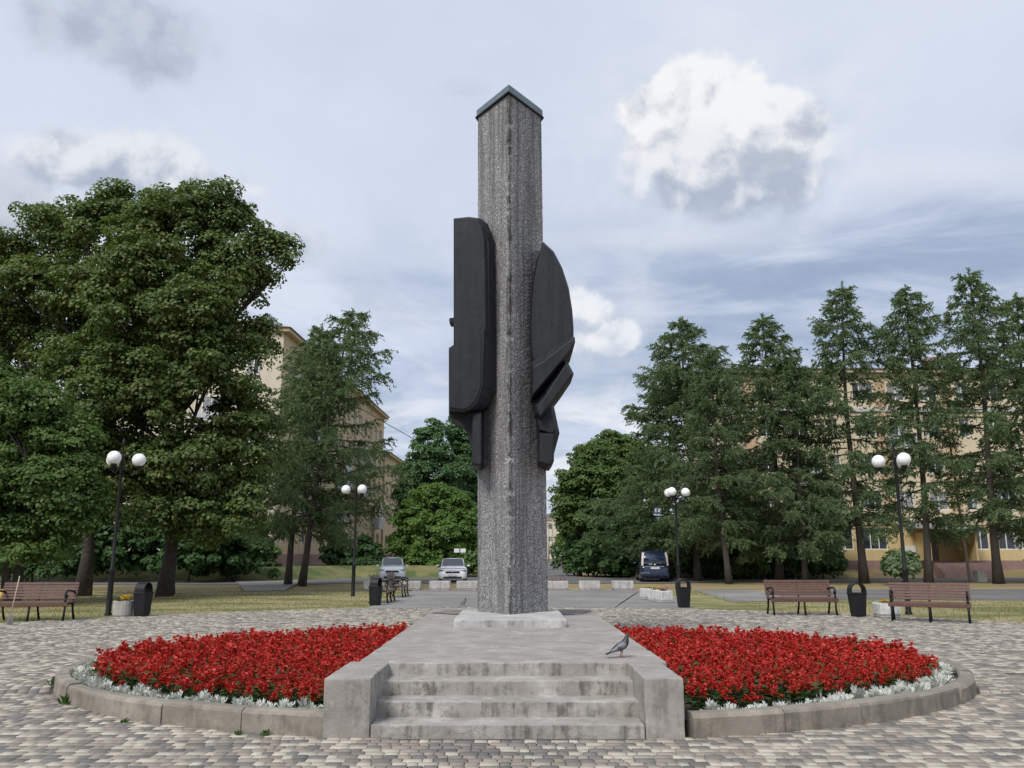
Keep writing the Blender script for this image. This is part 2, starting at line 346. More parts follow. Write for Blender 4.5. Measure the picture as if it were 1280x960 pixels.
M_weed = leafmat('weed_leaves', [(0.03, 0.075, 0.016), (0.06, 0.12, 0.025)], 0.3)
M_salvia_leaf = leafmat('salvia_leaves', [(0.022, 0.055, 0.012), (0.038, 0.085, 0.018), (0.065, 0.125, 0.027)], 0.2)
M_salvia = leafmat('salvia_petals', [(0.275, 0.012, 0.010), (0.482, 0.026, 0.019), (0.619, 0.073, 0.052)], 0.2, 0.5)
M_silver = leafmat('silver_leaves', [(0.34, 0.36, 0.34), (0.56, 0.575, 0.55), (0.74, 0.75, 0.72)], 0.12, 0.75)
M_marigold = leafmat('marigold_petals', [(0.62, 0.30, 0.02), (0.75, 0.48, 0.03), (0.78, 0.60, 0.10)], 0.2)
M_pinkfl = leafmat('pink_petals', [(0.45, 0.05, 0.09), (0.60, 0.12, 0.18)], 0.2)

# ------------------------------------------------------------------ object helpers
def mesh_np(name, V, Fq, mats, midx=None, smooth=False):
    """V (n,3), Fq (m,k) constant-size faces"""
    me = bpy.data.meshes.new(name); V = np.asarray(V, np.float32); Fq = np.asarray(Fq, np.int32)
    m, k = Fq.shape
    me.vertices.add(len(V)); me.vertices.foreach_set('co', V.ravel())
    me.loops.add(m * k); me.loops.foreach_set('vertex_index', Fq.ravel())
    me.polygons.add(m); me.polygons.foreach_set('loop_start', np.arange(0, m * k, k, dtype=np.int32))
    me.polygons.foreach_set('loop_total', np.full(m, k, np.int32))
    for mt in (mats if isinstance(mats, (list, tuple)) else [mats]): me.materials.append(mt)
    if midx is not None: me.polygons.foreach_set('material_index', np.asarray(midx, np.int32))
    if smooth: me.polygons.foreach_set('use_smooth', np.ones(m, bool))
    me.update(); me.validate(); return me

class MB:
    def __init__(s): s.v = []; s.f = []
    def add(s, vs, fs):
        o = len(s.v); s.v += [tuple(v) for v in vs]; s.f += [tuple(i + o for i in f) for f in fs]; return s
    def box(s, x0, x1, y0, y1, z0, z1):
        return s.add([(x0,y0,z0),(x1,y0,z0),(x1,y1,z0),(x0,y1,z0),(x0,y0,z1),(x1,y0,z1),(x1,y1,z1),(x0,y1,z1)],
                     [(3,2,1,0),(4,5,6,7),(0,1,5,4),(1,2,6,5),(2,3,7,6),(3,0,4,7)])
    def obox(s, c, ax, half):     # oriented box: centre, 3 axis vectors, half sizes
        a, b, d = [Vector(v) * h for v, h in zip(ax, half)]; c = Vector(c); vs = []
        for sz in (-1, 1):
            for sx, sy in ((-1,-1),(1,-1),(1,1),(-1,1)): vs.append(c + a*sx + b*sy + d*sz)
        return s.add(vs, [(3,2,1,0),(4,5,6,7),(0,1,5,4),(1,2,6,5),(2,3,7,6),(3,0,4,7)])
    def tube(s, pts, rad, n=8, cap=True):
        pts = [Vector(p) for p in pts]; k = len(pts)
        rad = rad if isinstance(rad, (list, tuple)) else [rad] * k
        o = len(s.v); up = None
        for i, p in enumerate(pts):
            t = (pts[min(i+1, k-1)] - pts[max(i-1, 0)]).normalized()
            if up is None:
                up = Vector((0,0,1)) if abs(t.z) < 0.9 else Vector((1,0,0))
            a = t.cross(up).normalized(); b = a.cross(t).normalized(); up = b
            for j in range(n):
                q = 2*math.pi*j/n; s.v.append(tuple(p + (a*math.cos(q) + b*math.sin(q)) * rad[i]))
        for i in range(k-1):
            for j in range(n):
                j2 = (j+1) % n
                s.f.append((o+i*n+j, o+i*n+j2, o+(i+1)*n+j2, o+(i+1)*n+j))
        if cap:
            s.f.append(tuple(o+j for j in range(n))[::-1]); s.f.append(tuple(o+(k-1)*n+j for j in range(n)))
        return s
    def lathe(s, prof, n=16, c=(0,0,0)):
        o = len(s.v); k = len(prof)
        for r, z in prof:
            for j in range(n):
                q = 2*math.pi*j/n; s.v.append((c[0]+r*math.cos(q), c[1]+r*math.sin(q), c[2]+z))
        for i in range(k-1):
            for j in range(n):
                j2 = (j+1) % n; s.f.append((o+i*n+j, o+i*n+j2, o+(i+1)*n+j2, o+(i+1)*n+j))
        s.f.append(tuple(o+j for j in range(n))[::-1]); s.f.append(tuple(o+(k-1)*n+j for j in range(n)))
        return s
    def loft(s, rings, cap=True):
        o = len(s.v); n = len(rings[0])
        for r in rings: s.v += [tuple(v) for v in r]
        for i in range(len(rings)-1):
            for j in range(n):
                j2 = (j+1) % n; s.f.append((o+i*n+j, o+i*n+j2, o+(i+1)*n+j2, o+(i+1)*n+j))
        if cap:
            s.f.append(tuple(o+j for j in range(n))[::-1]); e = o+(len(rings)-1)*n; s.f.append(tuple(e+j for j in range(n)))
        return s
    def mesh(s, name, m, smooth=False, off=None):
        me = bpy.data.meshes.new(name)
        vs = s.v if off is None else [(a-off[0], b-off[1], c-off[2]) for a, b, c in s.v]
        me.from_pydata(vs, [], s.f)
        for mt in (m if isinstance(m, (list, tuple)) else [m]): me.materials.append(mt)
        if smooth:
            me.polygons.foreach_set('use_smooth', np.ones(len(me.polygons), bool))
        bm = bmesh.new(); bm.from_mesh(me); bmesh.ops.recalc_face_normals(bm, faces=bm.faces); bm.to_mesh(me); bm.free()
        me.update(); return me

def link(name, me, parent=None, loc=(0,0,0), rot=(0,0,0), bevel=0, segs=2, autos=None):
    o = bpy.data.objects.new(name, me); C.objects.link(o); o.location = loc; o.rotation_euler = rot
    if parent is not None: o.parent = parent
    if bevel:
        b = o.modifiers.new('bevel', 'BEVEL'); b.width = bevel; b.segments = segs; b.limit_method = 'ANGLE'; b.angle_limit = R(30)
    return o
def tag(o, label=None, cat=None, group=None, kind=None):
    if label: o['label'] = label
    if cat: o['category'] = cat
    if group: o['group'] = group
    if kind: o['kind'] = kind
    return o
def thing(name, label, cat, loc=(0,0,0), rz=0.0, group=None):
    o = bpy.data.objects.new(name, None); C.objects.link(o); o.location = loc; o.rotation_euler = (0,0,rz); o.empty_display_size = 0.2
    return tag(o, label, cat, group)
def structure(name, me, **k): return tag(link(name, me, **k), kind='structure')
def copy_tree(o, parent=None):
    c = o.copy(); C.objects.link(c); c.parent = parent
    for ch in list(o.children): copy_tree(ch, c)
    return c
def poly(name, pts, z, m):
    me = bpy.data.meshes.new(name); me.from_pydata([(x, y, z) for x, y in pts], [], [tuple(range(len(pts)))])
    me.materials.append(m); bm = bmesh.new(); bm.from_mesh(me); bmesh.ops.triangulate(bm, faces=bm.faces)
    for f in bm.faces:
        if f.normal.z < 0: f.normal_flip()
    bm.to_mesh(me); bm.free(); return me
def roughen(me, amp, scale, seed=0):
    from mathutils import noise as mn
    for v in me.vertices:
        d = mn.noise_vector(v.co * scale + Vector((seed, seed*2.3, 1.1))) * amp; v.co += d
def cutgrid(me, size):    # subdivide long edges so that a surface can be roughened
    bm = bmesh.new(); bm.from_mesh(me)
    for _ in range(7):
        e = [e for e in bm.edges if e.calc_length() > size]
        if not e: break
        bmesh.ops.subdivide_edges(bm, edges=e, cuts=1, use_grid_fill=True)
    bm.to_mesh(me); bm.free()

# ================================================================== SETTING
BCX, BCY, BA, BB = 0.03, 12.3, 5.95, 4.35            # flower bed ellipse (outer kerb)
PCX, PCY, PR = 0.0, 13.3, 14.9                        # round plaza
HW = 1.63                                            # half width of the stepped platform
PZ = 0.505                                           # height of the platform

structure('ground', poly('ground', [(-1200,-300),(1200,-300),(1200,2500),(-1200,2500)], -0.06, M_dry))

# lawns: the ring of grass beyond the plaza, split by the asphalt path
def arc_pts(cx, cy, r, a0, a1, n): return [(cx + r*math.sin(R(a0+(a1-a0)*i/n)), cy + r*math.cos(R(a0+(a1-a0)*i/n))) for i in range(n+1)]
lawnL = arc_pts(PCX, PCY, PR, -95, -16, 30) + [(-4.65, 29.5), (-4.75, 41.0), (-60, 41.0), (-60, 12)]
lawnR = arc_pts(PCX, PCY, PR, 95, 22, 30) + [(5.6, 28.5), (6.6, 36.8), (7.6, 42.0)] + [(12.5, 40.5), gz(985,751), gz(1060,749), gz(1280,750.5), (60, 30.0), (60, 12)]
structure('lawn_by_lindens', poly('lawn', lawnL, -0.01, M_lawn))
structure('lawn_by_larches', poly('lawn', lawnR, -0.01, M_lawn))
# asphalt path from the plaza back to the street, its paved verge, street and footpaths
structure('asphalt_path', poly('path', [(-4.55, 26.9), (-2.0, 27.9), (1.5, 28.0), (3.2, 27.4), (3.9, 31), (5.7, 39.6), (6.0, 42), (-4.7, 42)], 0.004, M_path))
structure('path_verge', poly('verge', [(3.2, 27.35), (5.7, 27.0), (6.6, 36.8), (7.6, 42.0), (6.05, 42), (5.75, 39.6), (3.95, 31)], -0.004, M_path))
structure('street', poly('street', [(-90, 50.5), (-13, 50.5), (-10, 53.5), (10, 53.5), (14, 56.5), (90, 56.5), (90, 66.1), (9.1, 66.1), (9.1, 67), (-11.3, 67), (-15, 58.6), (-90, 58.6)], -0.03, M_road))
structure('back_street', poly('back_street', [(-3.5, 66), (5.0, 66), (7.9, 120), (15, 330), (8, 330), (-0.5, 120)], -0.026, M_road))
structure('cross_road', poly('cross_road', [gz(985,751), gz(1060,749), gz(1280,750.5), (70, 31.5), (70, 43), gz(1280,736.5), gz(1000,736.5), gz(955,740)], -0.005, M_road))
structure('footpath', poly('footpath', [gz(868,738), gz(930,737), gz(962,740), gz(988,751), gz(915,752.5)], 0.002, M_path))
structure('footpath.001', poly('footpath', [gz(292,724), gz(350,713), gz(395,706), gz(452,705.5), gz(392,718), gz(356,738), gz(306,739)], 0.006, M_path))
# raised lawns in front of the houses
def terrace(name, x0, x1, y0, y1, z, m):
    b = MB(); b.add([(x0,y0,-0.05),(x1,y0,-0.05),(x0,y0+2.2,z),(x1,y0+2.2,z),(x0,y1,z),(x1,y1,z)], [(0,1,3,2),(2,3,5,4)])
    return structure(name, b.mesh(name, m))
M_berm = surf('green_berm', lambda n, p: n.mix(n.ss(n.noise(p, 0.5, 5, 0.6), 0.4, 0.65), c4((0.085, 0.120, 0.038)), c4((0.21, 0.195, 0.085))), 0.95, (12, 0.8, 0.08))
To = [(-80,58.4),(-15,58.4),(-11.4,66.7),(-4.3,66.7),(-4.3,140)]; Ti = [(-80,60.8),(-16.6,60.8),(-13.2,69.2),(-6.2,69.2),(-6.2,140)]
b = MB(); b.v = [(x, y, -0.05) for x, y in To] + [(x, y, 0.85) for x, y in Ti] + [(-80, 140, 0.85)]
b.f = [(k, k+1, 6+k, 5+k) for k in range(4)] + [(5,6,7,8,9,10)]
structure('terrace_lawn_by_ochre_house', b.mesh('terrace', M_berm))
terrace('terrace_lawn_by_yellow_house', 9.0, 95, 66.2, 120, 0.55, M_dry)

# ------------------------------------------------------------------ plaza paving
pav = structure('plaza_pavement', poly('joint_bed', arc_pts(PCX, PCY, PR, 0, 354, 59), -0.016, M_joint))
def in_bed(x, y, grow=0.0): return ((x-BCX)/(BA+grow))**2 + ((y-BCY)/(BB+grow))**2 < 1
def paved(x, y):
    if math.hypot(x-PCX, y-PCY) > PR - 0.05: return False
    if in_bed(x, y, -0.05): return False
    if abs(x) < HW - 0.02 and 8.13 < y < 18.3: return False
    if y > 28.3 and -4.5 < x < 3.3: return False
    if y < 4.6 or abs(x) > 0.66*y + 1.6: return False
    return True
tone_noise = np.random.RandomState(3)
def tone(): 
    r = tone_noise.rand(); return 0 if r < 0.32 else (1 if r < 0.74 else 2)
ROW = 0.118; WID = (0.088, 0.118, 0.160)
pieces = []      # (cx, cy, angle, width, tone)
SPLIT = 10.55
y = 4.6
while y < SPLIT:
    x = -12.0 + tone_noise.rand()*0.1
    while x < 12.0:
        wd = WID[tone_noise.randint(3)]
        if paved(x+wd/2, y+ROW/2): pieces.append((x+wd/2, y+ROW/2, 0.0, wd, tone()))
        x += wd
    y += ROW
k = 0
while True:                        # concentric courses round the bed behind the front field
    a = BA + 0.10 + k*ROW; b = BB + 0.10 + k*ROW
    if k > 100: break
    th = tone_noise.rand()*0.05
    while th < 2*math.pi:
        wd = WID[tone_noise.randint(3)]
        px_, py_ = BCX + a*math.cos(th), BCY + b*math.sin(th)
        tx, ty = -a*math.sin(th), b*math.cos(th); L = math.hypot(tx, ty)
        if py_ > SPLIT + 0.06 and paved(px_, py_): pieces.append((px_, py_, math.atan2(ty, tx), wd, tone()))
        th += wd / L
    k += 1
pieces.sort(key=lambda p: p[1] + (0 if abs(p[0]) < 0.61*p[1]*0.98 else 50) + (0 if p[1] > 6.12 else 90))
vis, rest = pieces[:300], pieces[300:]
def paver_rings(wd, h, g=0.0026, ch=0.005):
    a, b = wd/2-g, h/2-g; cr = 0.012
    def oct_(a, b, c, z): return [(-a+c,-b,z),(a-c,-b,z),(a,-b+c,z),(a,b-c,z),(a-c,b,z),(-a+c,b,z),(-a,b-c,z),(-a,-b+c,z)]
    return oct_(a, b, cr, -0.02), oct_(a, b, cr, -ch), oct_(a-ch, b-ch, cr, 0.0)
pm = {}
for wd in WID:
    for t in range(3):
        r0, r1, r2 = paver_rings(wd, ROW); b = MB(); n = 8
        b.v = r0 + r1 + r2
        for i in range(2):
            for j in range(8): b.f.append((i*8+j, i*8+(j+1)%8, (i+1)*8+(j+1)%8, (i+1)*8+j))
        b.f.append(tuple(16+j for j in range(8)))
        pm[(wd, t)] = b.mesh('paver', M_pav[t])
for (cx, cy, an, wd, t) in vis:
    link('paver', pm[(wd, t)], pav, (cx, cy, rnd.uniform(-0.003, 0.002)), (rnd.uniform(-0.012,0.012), rnd.uniform(-0.012,0.012), an))
# the rest in one part: top face with chamfer
P = np.array(rest); nP = len(P)
wd = P[:,3]/2 - 0.0026; hh = np.full(nP, ROW/2 - 0.0026); ca, sa = np.cos(P[:,2]), np.sin(P[:,2]); ch = 0.005
rs = np.random.RandomState(11); dzp = rs.uniform(-0.005, 0.002, nP)
tl = rs.uniform(-0.012, 0.012, (nP, 2))
def corner(sx, sy, ins, z):
    lx, ly = sx*(wd-ins), sy*(hh-ins)
    return np.stack([P[:,0]+lx*ca-ly*sa, P[:,1]+lx*sa+ly*ca, z + dzp + lx*tl[:,0] + ly*tl[:,1]], 1)
vs = np.stack([corner(-1,-1,0,-0.012), corner(1,-1,0,-0.012), corner(1,1,0,-0.012), corner(-1,1,0,-0.012),
               corner(-1,-1,ch,0), corner(1,-1,ch,0), corner(1,1,ch,0), corner(-1,1,ch,0)], 1).reshape(-1, 3)
fb = np.array([(4,5,6,7),(0,1,5,4),(1,2,6,5),(2,3,7,6),(3,0,4,7)])
fs = (np.arange(nP)[:,None,None]*8 + fb[None]).reshape(-1, 4)
tag(link('paver_field', mesh_np('paver_field', vs, fs, M_pav, np.repeat(P[:,4].astype(int), 5)), pav), kind='stuff')

# ------------------------------------------------------------------ stepped platform
plat = thing('stepped_platform', 'grey concrete platform with four front steps below the stone stele', 'platform', (0, 8.1, 0))
def wpart(name, b, m, parent, bevel=0.012, rough=0.008, cut=0.16, seed=0, smooth=False):
    me = b.mesh(name, m, off=parent.location)
    if cut:
        bm = bmesh.new(); bm.from_mesh(me)
        if bevel:
            bmesh.ops.bevel(bm, geom=[e for e in bm.edges if e.calc_face_angle(0) > R(30)], offset=bevel, segments=2, affect='EDGES', profile=0.6)
        bm.to_mesh(me); bm.free()
        cutgrid(me, cut)
        if rough: roughen(me, rough, 3.0, seed); roughen(me, rough*0.7, 17.0, seed+5)
    return link(name, me, parent)
SX0, SX1 = -1.28, 1.20            # inner width between the cheeks
wpart('deck', MB().box(-HW, HW, 9.33, 18.4, -0.05, PZ), M_conc, plat, 0.02, 0.006, 0.2, 1)
wpart('cheek_wall', MB().box(-1.71, SX0-0.005, 8.1, 9.36, -0.05, PZ+0.004), M_conc, plat, 0.014, 0.005, 0.08, 2)
wpart('cheek_wall', MB().box(SX1+0.005, 1.56, 8.1, 9.36, -0.05, PZ+0.004), M_conc, plat, 0.014, 0.005, 0.08, 3)
for i, (y0, z1) in enumerate([(8.12, 0.105), (8.50, 0.242), (8.88, 0.378)]):
    wpart('step', MB().box(SX0-0.03 if i else SX0, SX1+0.03 if i else SX1, y0, 9.36, -0.05, z1), M_step, plat, 0.010, 0.005, 0.06, 4+i)
wpart('step', MB().box(SX0-0.03, SX1+0.03, 9.26, 9.5, -0.05, PZ+0.002), M_step, plat, 0.010, 0.004, 0.06, 8)
M_brown = mat('brown_mottle', (0.14, 0.115, 0.10), 0.95, (3, 0.9, (0.23, 0.205, 0.185)))
patch_pts = [(HW*0.93*math.copysign(abs(math.cos(a))**0.6, math.cos(a)) + 0.12*math.sin(a*7), 17.4 + 0.85*math.copysign(abs(math.sin(a))**0.7, math.sin(a)) + 0.08*math.sin(a*9+1)) for a in [k*2*math.pi/48 for k in range(48)]]
link('brown_patch', MB().add([(x_, y_, 0) for x_, y_ in patch_pts], [tuple(range(len(patch_pts)))]).mesh('brown_patch', M_brown), plat, (0, -8.1, PZ+0.012))  # irregular mottled brown patch laid over the back of the deck

# ------------------------------------------------------------------ monument
mon = thing('monument', 'tall grey pebble-dash stele with black relief shapes on both flanks', 'monument', (0, 14.8, PZ))
wpart('plinth', MB().box(-0.915, 0.855, 13.74, 16.35, PZ-0.05, 0.625), M_plinth, mon, 0.015, 0.007, 0.12, 21)
# pillar: three-cornered shaft, near edge towards the viewer
YN, YS, YB = 14.85, 15.75, 16.05
nb, nt_ = at(637.5, 770, YN), at(636, 108, YN)
lb, lt = at(597, 764, YS), at(597.5, 147, YS)
rb, rt = at(685, 763, YS), at(676.5, 147, YS)
ztop = (nt_.z + lt.z + rt.z) / 3
def ringz(t):
    z = 0.6 + (ztop-0.6)*t
    def lp(a, b): return (a.x + (b.x-a.x)*t, a.y, z)
    N, L, Rr = lp(nb, nt_), lp(lb, lt), lp(rb, rt)
    return N, L, Rr
NZ = 300; rows = []
from mathutils import noise as mnoise
K = 16
def cross(t):
    N, L, Rr = ringz(t); pts = []
    corners = [L, N, Rr, (Rr[0]-0.10, YB, N[2]), (L[0]+0.10, YB, N[2])]
    seg = [K, K, 5, 10, 5]
    for (a, b, k) in zip(corners, corners[1:]+corners[:1], seg):
        for i in range(k): pts.append(Vector(a) + (Vector(b)-Vector(a))*(i/k))
    return pts
cx0 = 0.0; cy0 = 15.5
for i in range(NZ+1):
    pts = cross(i/NZ); row = []
    for j, p in enumerate(pts):
        q = mnoise.noise(p*17.0)*0.004 + mnoise.noise(p*48.0)*0.006
        if abs(j-K) <= 1: q -= 0.012 + max(0.0, mnoise.noise(Vector((3.0, 1.0, p.z*5.0)))-0.12)*0.16 * (1 if j == K else 0.45)
        n = Vector((p.x-cx0, p.y-cy0, 0)).normalized(); row.append(p + n*q)
    rows.append(row)
b = MB().loft(rows); link('pillar', b.mesh('pillar', M_pebble, False, mon.location), mon)
# zinc cap
capin = [Vector(p) for p in (ringz(1.0)[1], ringz(1.0)[0], ringz(1.0)[2])]
cc = Vector((0, 15.5, ztop))
def off(p, d): v = Vector((p.x-cc.x, p.y-cc.y, 0)); return p + v.normalized()*d
oc = [off(capin[0], 0.035), off(capin[1], 0.05), off(capin[2], 0.035), Vector((capin[2].x-0.08, YB+0.05, ztop)), Vector((capin[0].x+0.08, YB+0.05, ztop))]
b = MB().loft([[ (p.x, p.y, ztop-0.03) for p in oc], [(p.x, p.y, ztop+0.12) for p in oc]])
b.loft([[ (p.x+(cc.x-p.x)*0.03, p.y+(cc.y-p.y)*0.03, ztop+0.12) for p in oc], [(p.x+(cc.x-p.x)*0.12, p.y+(cc.y-p.y)*0.12, ztop+0.17) for p in oc]])
link('cap', b.mesh('cap', M_cap, False, mon.location), mon, bevel=0.01)
oc2 = [off(p, 0.025) for p in oc]
b = MB().loft([[ (p.x, p.y, ztop-0.055) for p in oc2], [(p.x, p.y, ztop-0.025) for p in oc2]])
link('cap_drip_edge', b.mesh('cap_drip_edge', M_iron, False, mon.location), mon)

def relief(name, outline, Yo, Yback, inset=None, Yf=None, bevel=0.012):
    """outline in picture points gives the shape seen from in front; it gets its own distance and a real thickness"""
    rings = []
    if inset: rings.append([at(*p, Yf) for p in inset])
    rings.append([at(*p, Yo) for p in outline])
    o2 = rings[-1]; rings.append([Vector((p.x, Yback, p.z)) for p in o2])
    b = MB().loft(rings)
    return link(name, b.mesh(name, M_black, False, mon.location), mon, bevel=bevel)
Fi = [(567,273),(586,272),(597,275),(602,283),(605,300),(606,340),(607,410),(605,417),(603,482),(601,492),(596,504),(588,512),(578,514),(561,512),(561,435),(567,431)]
Ou = [(567,273),(586,271),(601,273),(610,280),(616,295),(618,340),(618.5,410),(618.5,430),(618.5,487),(614,497),(609,507),(601,513),(585,517),(561,515),(561,435),(567,431)]
relief('wing_slab', Ou, 15.12, 16.1, Fi, 14.82)
relief('lower_panel', [(561,436),(571,433),(583,430.5),(591,425),(599,417.5),(603,419),(602,482),(600,491),(595,502),(587,510),(578,512.5),(561.5,510.5)], 14.84, 15.2,
       [(562,437),(571,434.5),(583,432),(591,427),(599,419.5),(601,421),(600.5,481),(598.5,490),(593.5,501),(586.5,508.5),(578,511),(562.5,509)], 14.80, 0)
relief('slab_ridge', [(603,285),(607,287),(611,305),(612,412),(608,416),(606,412),(606,310)], 14.92, 15.3, None, None, 0.008)
relief('nub', [(561.5,397.5),(568,396.5),(568,403.5),(563.5,403.5),(561.5,402)], 15.2, 15.5, None, None, 0.01)
relief('curved_bracket', [(561,514),(602,514),(602,566),(592,566),(589,560),(586.5,552),(583.5,542),(580,532),(575,527),(566,523),(561,520)], 15.16, 16.0)
relief('bracket_post', [(590,517),(602.5,517),(602.5,580),(600,583),(589.5,581)], 15.0, 15.9, [(591.5,517),(601.5,517),(601.5,579),(599.5,581),(591,579)], 14.94)
relief('leaf_slab', [(679,302),(692,314),(703,335),(711,360),(715.5,388),(717,410),(717,421),(666,455),(663.5,440),(662,410),(663,375),(665.5,350),(671,325)], 15.16, 16.2,
       [(679,305),(691,316),(701.5,337),(709,361),(713,388),(714.5,410),(714.5,421),(667.5,453),(665.5,440),(664.5,410),(665.5,375),(668,351),(672.5,328)], 15.04)
relief('folded_band', [(664,453),(679,444),(714,419.5),(718.5,421),(719,428),(716,439),(706,451),(690,470),(664,500)], 14.98, 15.9,
       [(667,459),(680,451),(713,425.5),(715.5,426.5),(715.5,431),(712,438),(703,449),(687.5,468),(666,493)], 14.80)
relief('folded_band', [(668,506),(684,482),(706,450),(710,453),(717.5,467.5),(705,486),(691,505),(676,526),(669,517)], 15.0, 15.8,
       [(673,509),(687,487),(706.5,457),(708.5,458),(714.5,468),(702,485),(688.5,502.5),(675.5,520),(672.5,514)], 14.84)
relief('faceted_block', [(671,512),(688,505),(691.5,503),(695,520),(699.5,541.5),(693,566),(688,566),(672,543),(670.5,528)], 15.2, 16.0,
       [(674,516),(684,512),(689,509),(691,522),(693.5,536),(691,540),(687,540),(675,537),(673,528)], 15.02)
relief('bracket_post', [(673,540.5),(692.5,541.5),(692.5,577),(688.5,583),(673,579)], 15.06, 15.95, [(674.5,542),(690.5,543),(690.5,575.5),(687.5,580.5),(674.5,577)], 14.98)

# ------------------------------------------------------------------ flower bed kerbs
def ell(th, da=0.0): return (BCX + (BA+da)*math.cos(th), BCY + (BB+da)*math.sin(th))
KW, KH = 0.17, 0.20
def kerb(sign, label):
    root = thing('flower_bed_kerb', label, 'kerb', (ell(math.pi if sign < 0 else 0)[0], BCY, 0), 0, 'kerbs round the flower beds')
    # angle range of the half ellipse outside the platform
    t_f = -math.acos((1.60)/BA); t_b = math.acos(1.66/BA)
    t = t_f; i = 0
    while t < t_b - 0.01:
        L = rnd.choice([0.95, 1.0, 0.98]) if abs(t) > 0.45 else 0.5
        sp = math.hypot(BA*math.sin(t), BB*math.cos(t)); t2 = min(t_b, t + L/sp)
        if t_b - t2 < 0.05: t2 = t_b
        gap = 0.006/sp; n = 7; rings = []
        tilt = rnd.uniform(-0.012, 0.012); dh = rnd.uniform(-0.012, 0.010)
        for q in range(n+1):
            tt = t + gap + (t2-t-2*gap)*q/n
            def pt(ofs, z):
                # offset along ellipse normal
                nx, ny = math.cos(tt)/BA, math.sin(tt)/BB; l = math.hypot(nx, ny)
                x = BA*math.cos(tt) + nx/l*ofs; yv = BB*math.sin(tt) + ny/l*ofs
                return (BCX + sign*x - root.location.x, BCY + yv - root.location.y, z)
            rings.append([pt(tilt,-0.05), pt(0.0+tilt,KH*0.80+dh), pt(-0.012,KH*0.92+dh), pt(-0.04,KH+dh), pt(-KW+0.02,KH+dh), pt(-KW,KH-0.02+dh), pt(-KW,-0.05)])
        me = MB().loft(rings).mesh('kerb_stone', M_kerb)
        cutgrid(me, 0.12); roughen(me, 0.004, 4, i); roughen(me, 0.004, 24, i)
        link('kerb_stone', me, root); t = t2; i += 1
    return root
kerb(-1, 'curved concrete kerb on the bed beside the weedy paving')
kerb(1, 'curved concrete kerb on the bed beside the pigeon')
for sgn in (-1, 1):
    pts = []
    t_f = -math.acos(1.60/BA); t_b = math.acos(1.66/BA)
    pts = [(BCX + sgn*(BA-KW*0.6)*math.cos(t_f+(t_b-t_f)*i/40), BCY + (BB-KW*0.6)*math.sin(t_f+(t_b-t_f)*i/40)) for i in range(41)]
    structure('bed_soil', poly('bed_soil', pts, 0.12, M_soil))

# ------------------------------------------------------------------ plant meshes
rs = np.random.RandomState(5)
def unit(v): return v / np.maximum(np.linalg.norm(v, axis=-1, keepdims=True), 1e-6)
def diamonds(c, d, s, l, w, bend=None):
    """leaf quads: centre c, long axis d, side axis s, length l, width w"""
    l = np.broadcast_to(np.asarray(l, float).reshape(-1, 1), (len(c), 1)); w = np.broadcast_to(np.asarray(w, float).reshape(-1, 1), (len(c), 1))
    v = np.stack([c - d*l/2, c + s*w/2 - d*l*0.06, c + d*l/2, c - s*w/2 - d*l*0.06], 1)
    return v.reshape(-1, 3), np.arange(len(c)*4).reshape(-1, 4)
def rand_dirs(n, r=None): return unit((r or rs).normal(size=(n, 3)))
def perp(d, r=None):
    return unit(np.cross(d, rand_dirs(len(d), r)))

def salvia_geo(seed, k_spikes, far=False):
    r = np.random.RandomState(seed); Vr, Vl = [], []
    for s in range(k_spikes):
        a = r.rand()*6.28; rr = r.uniform(0.0, 0.062)
        base = np.array([math.cos(a)*rr, math.sin(a)*rr, 0.13]); h = r.uniform(0.06, 0.17)
        top = base + np.array([r.uniform(-.02,.02), r.uniform(-.02,.02), h])
        n = 14 if far else 24
        t = r.rand(n)**0.85; an = r.rand(n)*6.28; rad = 0.036*(1-t*0.75)
        outd = np.stack([np.cos(an), np.sin(an), r.uniform(-0.1, 0.9, n)], 1); outd = unit(outd)
        c = base + (top-base)*t[:,None] + outd*rad[:,None]
        v, _ = diamonds(c, outd, perp(outd, r), r.uniform(0.028, 0.048, n)*(1.3 if far else 1), r.uniform(0.016, 0.026, n)*(1.45 if far else 1)); Vr.append(v)
    n = 14 if far else 26
    a = r.rand(n)*6.28; el = r.uniform(-0.25, 0.6, n); d = np.stack([np.cos(a)*np.cos(el), np.sin(a)*np.cos(el), np.sin(el)], 1)
    c = np.stack([np.cos(a)*r.uniform(.03,.09,n), np.sin(a)*r.uniform(.03,.09,n), r.uniform(0.03, 0.215, n)], 1)
    up = np.tile([0,0,1.0], (n,1)); s = unit(np.cross(d, up) + r.normal(size=(n,3))*0.25)
    v, _ = diamonds(c, d, s, r.uniform(0.055, 0.10, n), r.uniform(0.030, 0.055, n)); Vl.append(v)
    Vr = np.concatenate(Vr); Vl = np.concatenate(Vl)
    return Vr, Vl
def salvia_mesh(seed, k):
    Vr, Vl = salvia_geo(seed, k); V = np.concatenate([Vr, Vl]); nf = len(V)//4
    return mesh_np('salvia', V, np.arange(len(V)).reshape(-1, 4), [M_salvia, M_salvia_leaf], [0]*(len(Vr)//4) + [1]*(len(Vl)//4))
salv = [salvia_mesh(100+i, 3 + i % 3) for i in range(9)]
salv_far = [salvia_geo(200+i, 3 + i % 3, True) for i in range(8)]
